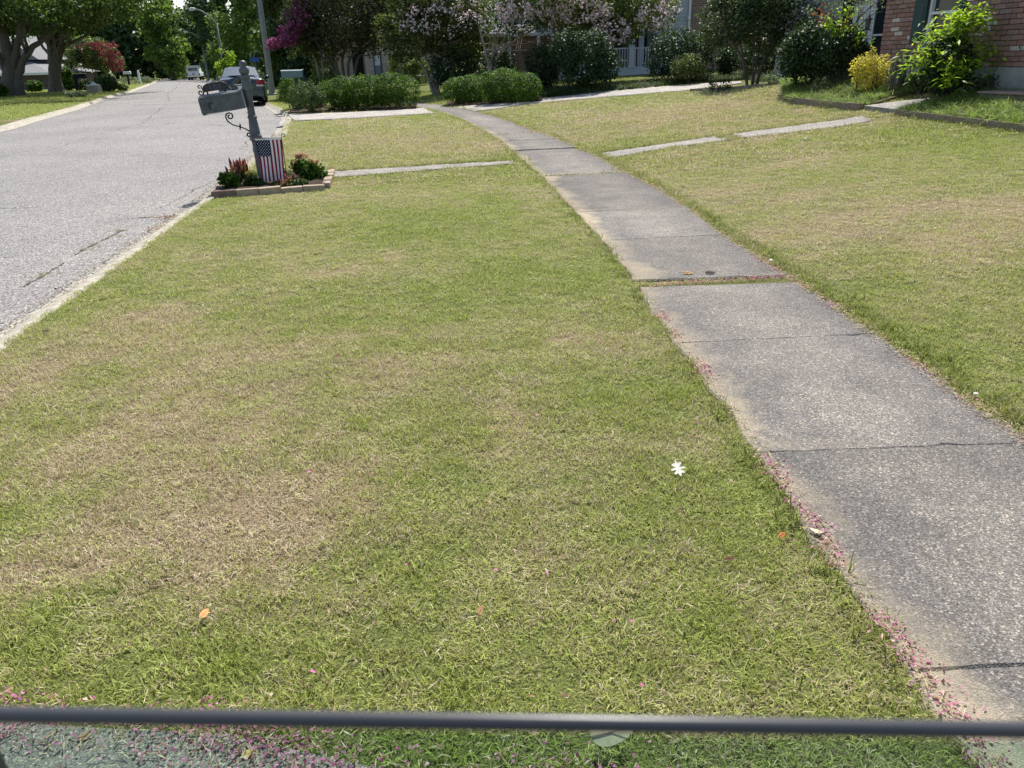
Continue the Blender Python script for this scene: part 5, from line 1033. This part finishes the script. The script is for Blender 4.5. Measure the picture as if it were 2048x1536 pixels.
for s_ in (-1, 1):
    q = [(s_*.895, 1.0, 1.0), (s_*.895, 3.3, 1.0), (s_*.72, 2.75, 1.36), (s_*.70, 1.55, 1.36)]; panel('side_window', q if s_ > 0 else [q[1], q[0], q[3], q[2]], M_CARG, car, (s_*.012, 0, .02))
    tl_ = MB(); tl_.add([(s_*.56, -.004, .80), (s_*.845, .055, .78), (s_*.90, .20, .80), (s_*.895, .22, .93), (s_*.83, .06, .96), (s_*.60, .012, .95), (s_*.70, -.012, .87)], [(0, 1, 6), (1, 4, 6), (4, 5, 6), (5, 0, 6), (1, 2, 3, 4)], 0, True); to_ = tl_.obj('tail_lamp', M_TAIL, car); to_.location = (0, -.022, 0)
    MB().add([(s_*.57, -.028, .72), (s_*.84, .035, .71), (s_*.845, .032, .775), (s_*.57, -.028, .79)], [(0, 1, 2, 3)]).obj('reflector_lens', M_TAILC, to_)
    mr_ = MB(); mr_.lathe([(-.07, .05), (-.05, .09), (.05, .09), (.07, .05)], 10, (s_*1.0, 3.05, 1.02)); mr_.box(min(s_*.88, s_*.95), max(s_*.88, s_*.95), 3.03, 3.08, .98, 1.02); mr_.obj('mirror', M_CAR, car)
    wheel(car, s_*.91, .95); wheel(car, s_*.91, 3.7)
bp = MB(); bp.box(-.84, .84, -.06, .10, .34, .60, b=.03); bp.obj('rear_bumper', M_CAR, car); MB().box(-.6, .6, -.075, -.055, .30, .38).obj('bumper_valance', M_BLACK, car)
MB().box(-.16, .16, -.030, -.018, .66, .76).obj('number_plate', M_WHITE, car); MB().box(-.26, .26, -.040, -.020, .80, .825).obj('boot_trim', M_CHROME, car); MB().box(-.66, -.46, -.085, -.05, .30, .345).obj('exhaust', M_CHROME, car)
MB().box(-.70, .70, .3, 4.3, .16, .24).obj('underbody', M_BLACK, car)
# pickup truck far along the street
tp = hit(389, 160.5, lambda x, y: base_z(y)-.05); tp[2] = road_z(tp[0], tp[1]); M_TRK = plain('white_paint', (.72, .73, .74), .35, .5, var=.04)
tk = thing('pickup_truck', 'white pickup truck with a bed cover driving away down the street', 'truck', tp, R(14))
TB = MB(); TB.box(-.93, .93, 0, 5.2, .55, 1.10, b=.05); TB.obj('body', M_TRK, tk); cb_ = loft([(0.1, [(.86, 1.09), (.84, 1.5), (.76, 1.86), (0, 1.9)]), (3.2, [(.88, 1.09), (.85, 1.5), (.76, 1.88), (0, 1.92)]), (3.9, [(.88, 1.09), (.85, 1.15), (.76, 1.2), (0, 1.22)])], M_TRK, 'cab', tk)
MB().box(-.66, .66, .02, .14, 1.28, 1.72).obj('rear_window', M_CARG, tk); MB().box(-.90, .90, -.10, .0, .45, .62, b=.02).obj('rear_bumper', M_CHROME, tk); MB().box(-.75, .75, -.035, -.003, .66, 1.04).obj('tailgate', M_TRK, tk); MB().box(-.18, .18, -.05, -.036, .80, .92).obj('badge', M_BLACK, tk)
MB().box(-.95, .95, .1, 3.0, 1.93, 2.02).obj('roof_rack', M_TRK, tk)
for s_ in (-1, 1):
    MB().box(min(s_*.79, s_*.92), max(s_*.79, s_*.92), -.03, -.004, .70, 1.04).obj('tail_lamp', M_TAIL, tk); wheel(tk, s_*.93, .95, .38, .26); wheel(tk, s_*.93, 4.2, .38, .26)
    MB().box(min(s_*1.0, s_*1.18), max(s_*1.0, s_*1.18), 3.3, 3.4, 1.25, 1.5).box(min(s_*.86, s_*1.0), max(s_*.86, s_*1.0), 3.33, 3.37, 1.3, 1.34).obj('mirror', M_BLACK, tk)
MB().box(-.75, .75, .3, 5.0, .36, .56).obj('underbody', M_BLACK, tk)
# ---------------------------------------------------------------- street lamps, sign
M_POLE = plain('galvanised_pole', (.20, .215, .20), .7, .3, var=.15, scale=3); M_LAMPH = plain('lamp_head', (.55, .56, .55), .5, .3)
def lamp(label, foot, htop, arm, r=.09):
    t = thing('street_lamp', label, 'street lamp', foot, 0, 'street lamps along the kerb'); MB().lathe([(-.1, r*1.2), (.0, r*1.2), (htop*.5, r), (htop, r*.62)], 10).obj('pole', M_POLE, t)
    MB().lathe([(0, r*2.2), (.06, r*2.2), (.10, r*1.3)], 8).obj('base_flange', M_POLE, t)
    ax, az = arm; pts = [(0, 0, htop-.3), (ax*.08, 0, htop+az*.10), (ax*.35, 0, htop+az*.52), (ax*.7, 0, htop+az*.88), (ax, 0, htop+az)]; MB().tube(pts, [r*.5]*5, 8).obj('arm', M_POLE, t)
    MB().tube([(ax+.05, 0, htop+az), (ax-.15, 0, htop+az+.03), (ax-.45, 0, htop+az+.02), (ax-.62, 0, htop+az-.02)], [.05, .12, .14, .06], 8).obj('lamp_head', M_LAMPH, t); return t
f1 = G(545, 190); lamp('nearest street lamp pole, rising out of the frame beside the sedan', f1, 8.2, (-2.6, 1.4), .135)
f2 = np.array([W(452, 165, 78)[0], 78, float(base_z(78))]); s2 = proj(f2)[2]; lamp('middle street lamp with a long arm above the sedan', f2, float(W(432, 46, 78)[2]-f2[2]), ((396-432)/s2, 25/s2), .12)
f3 = G(417, 160); s3 = proj(f3)[2]; lamp('farthest street lamp, its curved arm left of the middle lamp', f3, float(W(405, 80, f3[1])[2]-f3[2]), ((381-405)/s3, 15/s3), .13)
gp_ = np.array([W(517, 160, 60)[0], 60, float(base_z(60))]); sg = thing('street_sign', 'small blue street name sign right of the sedan roof', 'sign', gp_); zs_ = float(W(511, 119, 60)[2]-gp_[2]); MB().tube([(0, 0, -.1), (-.1, 0, zs_+.2)], .035, 8).obj('post', M_POLE, sg)
MB().box(-.42, .28, -.03, .0, zs_-.14, zs_+.14).obj('blade', plain('sign_blue', (.03, .10, .32), .5, .3), sg)
# ---------------------------------------------------------------- trees and plants across the street
def zleft(p): return np.array([p[0], p[1], float(base_z(p[1]))])
t1 = zleft(G0(28, 192)); t2 = zleft(G0(112, 184))
def tr(pl, Y, b0): return [tuple(W(u, v, Y+dy)-b0) for u, v, dy in pl]
Y1 = t1[1]; s1 = proj(t1)[2]
tree('oak_tree', 'broad oak with forked trunk, nearest at the left edge', t1,
     [([(-.25, 0, -.2)]+tr([(20,150,0),(18,125,0),(10,85,0),(0,40,0),(-10,-20,0)], Y1, t1), .55, .22), ([(.35, 0, -.2)]+tr([(36,160,0),(40,140,0),(48,118,0),(62,98,0),(85,80,1),(110,40,2)], Y1, t1), .36, .13), ([(.05, .1, .6)]+tr([(26,128,0),(34,90,0),(40,50,0),(50,-10,0)], Y1, t1), .33, .15), ([(-.3, 0, .8)]+tr([(10,140,0),(0,120,-.5),(-25,95,-1)], Y1, t1), .28, .12), ([(.3, .2, .9)]+tr([(38,140,0),(40,115,1),(35,95,1),(60,50,1)], Y1, t1), .2, .08)],
     [(tuple(W(u, v, Y1+dy)-t1), (a, a, c)) for u, v, dy, a, c in ((30,0,0,3.2,1.6),(90,5,-2,2.8,1.5),(-30,20,0,2.6,1.6),(60,-50,2,4,2),(10,45,1,1.6,1.0),(120,-40,-4,4,1.6),(200,-90,-6,4,1.6),(-40,-60,0,5,3),(75,50,1,1.2,.7))], 24000, .24, F_OAK, BARK, seed=81, clumps=26, twig=18)
Y2 = t2[1]
tree('oak_tree', 'tall oak with fluted flaring trunk left of the street', t2,
     [([(0, 0, -.2)]+tr([(110,160,0),(106,130,0),(102,95,0),(92,70,0),(82,30,0)], Y2, t2), .50, .2), ([(.3, 0, -.2)]+tr([(114,160,0),(113,120,0),(112,90,0),(118,50,0),(125,0,0)], Y2, t2), .42, .16), ([(.4, .2, -.1)]+tr([(117,160,0),(119,125,0),(124,90,0),(134,55,0)], Y2, t2), .25, .07), ([(.1, .1, 1)]+tr([(106,130,0),(98,108,0),(84,92,1),(74,70,1)], Y2, t2), .18, .08), ([(.4, .1, 1)]+tr([(120,130,0),(128,100,0),(138,75,-1),(146,50,-2)], Y2, t2), .12, .05)],
     [(tuple(W(u, v, Y2+dy)-t2), (a, a, c)) for u, v, dy, a, c in ((110,20,0,3.4,1.7),(150,15,-2,2.8,1.6),(75,25,1,2.6,1.5),(190,-10,-3,3.4,1.8),(120,-50,0,5,2.6),(160,45,-2,1.5,.9),(95,55,0,1.6,.9),(230,-60,-5,4,2),(220,20,-2,2.0,1.2))], 26000, .26, F_OAK, BARK, seed=82, clumps=26, twig=18)
# overhanging limbs of a street tree just out of the picture, whose shade falls on the road
t0 = zleft(np.array([-27.0, 43.0, 0])); tree('oak_tree', 'oak standing left of the frame, shading the street', t0, [([(0, 0, -.2), (.2, .2, 2.5), (1, .6, 5), (2.4, 1.4, 8.5)], .4, .15), ([(0, 0, 2.0), (-1, 0, 5), (-2, 0, 8)], .3, .1)], [((1.5, 3, 9), (4.2, 2.6, 1.8)), ((4.5, 4.5, 9.5), (3.6, 2.2, 1.4)), ((-2, 2, 9.5), (4, 3, 2))], 9000, .3, F_OAK, BARK, seed=83)
def lbush(name, label, u, v, wpx, top, n, size, m, seed, cat='bush', **kw):
    g = zleft(G0(u, v)); s = proj(g)[2]; w = wpx/s; h = float(W(u, top, g[1])[2]-g[2]); r = np.random.default_rng(seed); bl = [((0, 0, h*.5), (w*.42, w*.35, h*.5))]
    for i in range(4): q = r.random()*2*PI; bl.append(((math.cos(q)*w*.28, math.sin(q)*w*.2, h*r.uniform(.3, .7)), (w*.22, w*.2, h*.27)))
    return shrub(name, label, g, bl, n, size, m, seed=seed, cat=cat, **kw)
lbush('clipped_hedge', 'dark clipped hedge at the far left edge', 2, 194, 40, 168, 1600, .16, F_HEDGE, 91, 'hedge')
lbush('clipped_bush', 'boxy clipped bush between the two big oaks', 70, 184, 34, 160, 1600, .15, F_HEDGE, 92)
lbush('leafy_bush', 'taller loose bush in front of the grey roofed house', 72, 168, 50, 138, 1800, .2, F_WOODL, 93)
lbush('leafy_bush', 'wide low bush left behind the forked oak', 8, 172, 60, 140, 1800, .2, F_HEDGE, 94)
lbush('leafy_bush', 'bright leafy shrub right of the fluted oak trunk', 138, 182, 36, 132, 2400, .16, F_HEDGE, 95)
lbush('leafy_bush', 'dark rounded bush beside the black mailbox', 170, 181, 44, 160, 1500, .16, F_DARK, 96)
lbush('low_plants', 'pale ornamental grass clump on the verge below the black mailbox', 155, 195, 50, 183, 800, .2, F_GREY, 97, 'plants', asp=.2, up=1.0)
lbush('leafy_bush', 'olive bush at the corner of the far driveway', 215, 183, 50, 150, 1900, .2, F_WOOD, 98)
lbush('ornamental_grass', 'pale grass mound beside the street bend', 262, 169, 44, 152, 900, .25, F_GREY, 99, 'plants', asp=.15, up=1.0)
lbush('ornamental_grass', 'second pale grass mound nearest the truck', 292, 167, 36, 153, 800, .25, F_GREY, 100, 'plants', asp=.15, up=1.0)
lbush('low_plants', 'yellow green verge plants in front of the olive bush', 246, 182, 26, 168, 500, .2, F_WOODL, 101, 'plants')
myrtle('crimson flowering crape myrtle across the street', 190, 172, 84, [[(185,140),(175,110)],[(195,140),(205,110)],[(190,140),(190,100)]], [(185,105,40,22,0),(215,120,32,18,0),(160,122,28,18,0),(190,90,30,14,0)], 7500, F_OLIVE, (F_CRIM, [(205,92,26,8),(228,125,20,10),(235,135,14,10),(170,95,18,8),(220,108,22,8)], 1500, .17), 102, .2, BARK)
# small things on the far verge
bmx = zleft(G0(158, 188)); bm_ = thing('mailbox', 'black mailbox on a dark post by the left kerb', 'mailbox', bmx); sb = proj(bmx)[2]; MB().box(-.1, .1, -.1, .1, -.1, 1.25).obj('post', M_BLACK, bm_); MB().box(-.05, .75, -.14, .14, 1.0, 1.28, b=.04).obj('box', M_BLACK, bm_); MB().box(-.02, .72, -.12, .12, 1.285, 1.31).obj('lid', M_WHITE, bm_)
pln = zleft(G0(190, 185)); pl_o = thing('brick_planter', 'small brick pedestal with a white top by the far driveway', 'planter', pln); MB().box(-.42, .42, -.3, .3, -.05, .45).obj('pedestal', M_CREAM, pl_o); MB().lathe([(.45, .40), (.52, .42), (.56, .2), (.72, .08)], 10).obj('cap', M_WHITE, pl_o)
wp_ = zleft(G0(281, 168)); wpo = thing('marker_post', 'thin white post by the grass mounds', 'post', wp_); MB().box(-.1, .1, -.1, .1, -.05, 1.35).obj('shaft', M_WHITE, wpo); MB().lathe([(1.35, .12), (1.4, .12), (1.5, .02)], 8).obj('cap', M_WHITE, wpo)
wm = zleft(G0(259, 170)); wmo = thing('mailbox', 'white mailbox beside the crimson crape myrtle', 'mailbox', wm); MB().box(-.08, .08, -.08, .08, -.05, 1.1).obj('post', M_BLACK, wmo); MB().box(-.4, .4, -.15, .15, 1.1, 1.4, b=.05).obj('box', M_WHITE, wmo)
# ---------------------------------------------------------------- the far wood and the trees behind the houses
def big(label, u, Y, h, w, m, n, size, seed, low=.12, group=None, name='wood_tree', bark=BARK_D):
    p = W(u, 150, Y); b0 = np.array([p[0], Y, float(base_z(Y)) if p[0] < XK(Y) else float(Tz(p[0], Y))]); r = np.random.default_rng(seed); bl = []
    for i in range(9):
        t_ = low+(1-low)*(i+.5)/9; k = w*(.55+.45*math.sin(PI*min(1, t_*1.05)))*r.uniform(.75, 1.1); q = r.random()*2*PI; bl.append(((math.cos(q)*w*.3, math.sin(q)*w*.3, h*t_), (k*.62, k*.62, h*.11)))
    return tree(name, label, b0, [([(0, 0, -.3), (r.normal(0, .2), 0, h*.3), (r.normal(0, .5), 0, h*.65), (0, 0, h*.95)], .35, .08)], bl, n, size, m, bark, seed=seed, clumps=16, crad=.38, group=group, twig=10)
WG = 'trees of the wood at the end of the street'; WLAB = 'tall dark tree in the wood at the end of the street'
r = np.random.default_rng(5); k = 0
ORD = 'first second third fourth fifth sixth seventh eighth ninth tenth eleventh twelfth thirteenth fourteenth fifteenth sixteenth seventeenth'.split()
for iu, u in enumerate(range(-80, 620, 42)):
    for row in (0, 1):
        Y = 150+row*28+r.uniform(-6, 6); uu = u+row*21+r.uniform(-8, 8); h = r.uniform(19, 25)
        if 285 < uu < 420: h = r.uniform(10.5, 12.5)
        big('%s tall tree from the left in the %s row of the far wood' % (ORD[iu], ('front', 'back')[row]), uu, Y, h, r.uniform(4.2, 5.6), F_WOOD if (k % 3) else F_OAK, 3600, .85, 200+k, .03, WG); k += 1
big('light green tree at the street bend behind the truck', 345, 128, 11.5, 4.4, F_WOODL, 5200, .55, 301, .06)
big('tall light green tree between the street lamps', 500, 110, 14.5, 5.2, F_WOODL, 7000, .5, 302, .08)
big('dark broad tree behind the middle street lamp', 440, 118, 12, 4.2, F_WOOD, 5200, .55, 303, .05)
big('dark tree left of the magenta crape myrtle', 555, 88, 12, 3.6, F_WOOD, 5200, .45, 304, .05)
big('yellow green sapling behind the sedan roof', 458, 74, 2.9, 1.25, F_LIME, 1500, .2, 305, .25, name='sapling')
big('tall pale green tree beyond the crimson crape myrtle', 130, 104, 9, 3.6, F_WOODL, 4200, .5, 306, .2)
HGp = 'trees rising behind the houses'
for i, (u, Y, h, w) in enumerate(((600, 66, 13, 4.5), (690, 62, 14, 5), (800, 64, 13, 5), (900, 60, 14, 5), (1000, 58, 13, 5), (1110, 56, 13, 4.6), (1240, 56, 12, 4.6), (1400, 50, 12, 4.4), (1560, 46, 12, 4.4), (1680, 44, 12, 4))):
    big('%s dense tree from the left rising behind the houses' % ORD[i], u, Y, h, w, F_WOOD if i % 2 else F_OAK, 8000, .5, 320+i, .08, HGp)
for i, (u, Y) in enumerate(((650, 58), (590, 62), (560, 70))): lbush_ = big('low dark leafy tree left of the cream house, %s' % ('nearest', 'middle one', 'farthest')[i], u, Y, 4.5, 2.6, F_DARK, 3000, .3, 340+i, .05, 'low trees beside the cream house')
# ---------------------------------------------------------------- car window in the foreground
t_ = NT('tinted_glass'); n_ = t_.n; tp_ = t_.new('BsdfTransparent'); tp_.inputs[0].default_value = (.50, .67, .62, 1); gl_ = t_.new('BsdfGlossy'); gl_.inputs['Roughness'].default_value = .02; lw = t_.new('Value'); lw.outputs[0].default_value = .05
mx = t_.new('MixShader'); t_.l.new(lw.outputs[0], mx.inputs[0]); t_.l.new(tp_.outputs[0], mx.inputs[1]); t_.l.new(gl_.outputs[0], mx.inputs[2]); t_.l.new(mx.outputs[0], t_.out.inputs['Surface']); M_TINT = t_.m
M_EDGE = NT('ground_glass_edge', .36, .45).col((.045, .046, .05)).m; M_RUB = plain('black_rubber', (.012, .012, .013), .7, .3)
ZC = .175; e0, e1 = WZ(-500, 1422, ZC), WZ(2548, 1469.5, ZC)
ax_ = (e1-e0)/np.linalg.norm(e1-e0); cw_ = thing('car_door', 'car door with green tinted window lowered part way', 'car door', (0, .16, 0))
O = np.array([0, .16, 0]); dn = np.array([0.0, .16, -1.0]); dn /= np.linalg.norm(dn); nr = np.cross(ax_, dn); nr /= np.linalg.norm(nr)
a0, a1 = e0-ax_*.25-O, e1+ax_*.35-O; th = .0019
gp2 = MB(); dpt = .26
gp2.add([a0+dn*.001-nr*th, a1+dn*.001-nr*th, a1+dn*dpt-nr*th, a0+dn*dpt-nr*th], [(0, 1, 2, 3)]); gp2.obj('window_pane', M_TINT, cw_)
ed = MB(); ed.tube([a0+dn*th*.2, (a0+a1)/2+dn*th*.2+np.array([0, 0, .0006]), a1+dn*th*.2], th, 16); ed.obj('pane_edge', M_EDGE, cw_)
zb_ = float((a0+dn*dpt)[2]); yb_ = float((a0+dn*dpt)[1]); x0_, x1_ = float(a0[0]), float(a1[0])
bl_2 = MB(); bl_2.tube([a0+dn*(dpt-.01)+nr*.012, a1+dn*(dpt-.01)+nr*.012], .012, 8); bl_2.tube([a0+dn*(dpt-.01)-nr*.012, a1+dn*(dpt-.01)-nr*.012], .012, 8); bl_2.obj('belt_seal', M_RUB, cw_)
dp_ = MB(); rows = [[(x, yb_+dy, zb_-dz) for dy, dz in ((-.07, .012), (-.015, .005), (.015, .012), (.045, .10), (.06, .35), (.05, .62), (.03, .78), (-.07, .80))] for x in np.linspace(x0_-.05, x1_+.05, 6)]
dp_.grid(rows, flip=True); dp_.add(rows[0], [tuple(range(8))]); dp_.add(rows[-1], [tuple(range(7, -1, -1))]); dp_.obj('door_panel', plain('dark_car_paint', (.03, .032, .036), .3, .5), cw_)
mp = WZ(-46, 1572, .30)-O; mm_ = MB(); mm_.tube([mp+np.array([-.12, .0, -.03]), mp+np.array([-.05, 0, -.012]), mp+np.array([-.01, 0, -.004]), mp+np.array([.008, 0, -.006])], [.05, .042, .026, .008], 12); mm_.obj('mirror_housing', M_RUB, cw_)
# ---------------------------------------------------------------- single fallen leaves and stones
def leafmesh(out, m, curl=.15, stem=0.3):
    b = MB(); n = len(out); vs = [(x, y, curl*(x*x*.6+y*y)) for x, y in out]; b.add([(0, 0, .0)]+vs, [(0, 1+i, 1+(i+1) % n) for i in range(n)], 0, True)
    return b
OVAL = [(.5*math.cos(a), .27*math.sin(a)*(1-.25*math.cos(a))) for a in np.linspace(0, 2*PI, 17)[:-1]]
OAKL = [(-.5,.02),(-.32,.05),(-.30,.22),(-.22,.26),(-.17,.08),(-.08,.08),(-.02,.34),(.08,.38),(.07,.12),(.16,.10),(.24,.27),(.33,.25),(.28,.08),(.38,.06),(.5,.0),(.38,-.06),(.28,-.08),(.33,-.25),(.24,-.27),(.16,-.10),(.07,-.12),(.08,-.38),(-.02,-.34),(-.08,-.08),(-.17,-.08),(-.22,-.26),(-.30,-.22),(-.32,-.05),(-.5,-.02)]
def leaf(label, u, v, size, out, c, rz, tilt=(0, 0), dz=.035, stem=True, name='fallen_leaf'):
    g = G(u, v); m = plain('dry_leaf', c, .8, .2, var=.2, scale=60); t = thing(name, label, 'leaf', (g[0], g[1], g[2]+dz), rz); t.rotation_euler = (tilt[0], tilt[1], rz); t.scale = (size,)*3
    leafmesh(out, m).obj('blade', m, t)
    if stem: MB().tube([(-.75, .03, .08), (-.5, 0, .045), (0, 0, .015), (.45, 0, .12)], [.012, .014, .012, .006], 5).obj('midrib', plain('leaf_stem', tuple(np.array(c)*.45), .8, .2), t)
leaf('bleached white lobed oak leaf lying on the grass', 1355, 952, .095, [(x, y*.85) for x, y in OAKL], (.52, .51, .44), R(-84), (R(10), R(18)), .036, False)
leaf('large pale oval leaf standing under the car window edge', 1222, 1500, .11, OVAL, (.46, .42, .28), R(12), (R(34), 0), .06)
leaf('small orange leaf on the grass near the left', 413, 1244, .04, OVAL, (.62, .30, .12), R(80), (R(30), 0))
leaf('tan curled leaf upright in the middle of the lawn', 962, 1238, .04, OVAL, (.45, .27, .13), R(70), (R(55), 0))
leaf('dark brown leaf left of the pavement', 1458, 1134, .035, OVAL, (.12, .06, .03), R(10), (R(20), 0))
leaf('rust leaf hidden in the grass by the pavement edge', 1562, 1086, .035, OVAL, (.40, .13, .04), R(40), (R(25), 0))
leaf('cream leaf lying among the petals at the pavement edge', 1630, 1076, .045, OVAL, (.66, .54, .38), R(130), (R(8), 0), .03)
leaf('brown leaf on the grass filled pavement joint', 1375, 553, .10, OAKL, (.33, .20, .09), R(5), (R(10), 0), .03)
leaf('dark curled leaf right of the brown leaf on the joint', 1420, 553, .08, OVAL, (.06, .05, .04), R(-8), (R(25), 0), .03)
leaf('small dark leaf on the upper lawn', 677, 722, .04, OVAL, (.16, .09, .05), R(20), (R(20), 0)); leaf('small dark brown leaf left of centre on the lawn', 657, 755, .035, OVAL, (.14, .08, .05), R(60), (R(20), 0))
leaf('dark leaf on the verge near the street', 95, 672, .05, OVAL, (.08, .07, .04), R(0), (R(20), 0)); leaf('tiny black leaf on the lawn beyond the flower bed', 619, 284, .07, OVAL, (.07, .05, .05), R(0), (R(30), 0))
leaf('yellow leaf among petals at the bottom edge', 500, 1518, .035, OVAL, (.62, .48, .16), R(30), (R(20), 0), .02); leaf('brown leaf on the shaded driveway corner', 172, 1484, .035, OVAL, (.30, .20, .11), R(20), (R(15), 0), .02)
def stone(label, u, v, s, c):
    g = G(u, v); b = MB(); r = np.random.default_rng(int(u)); b.lathe([(-.3, .5), (0, .62), (.3, .5), (.45, .2)], 9, smooth=False); b.v = [tuple(np.array(q)*s*(1+r.normal(0, .08))) for q in b.v]; tag(b.obj('white_stone', plain('pale_stone', c, .8, .2, var=.15, scale=40), None, (g[0], g[1], g[2]+.02)), label, 'stone')
stone('white stone in the grass right of the pavement', 1950, 796, .022, (.72, .68, .60)); stone('pale stone on the far corner of the pavement slab', 1541, 527, .035, (.66, .63, .58)); stone('little white stone on the right lawn', 1611, 281, .04, (.75, .73, .70))
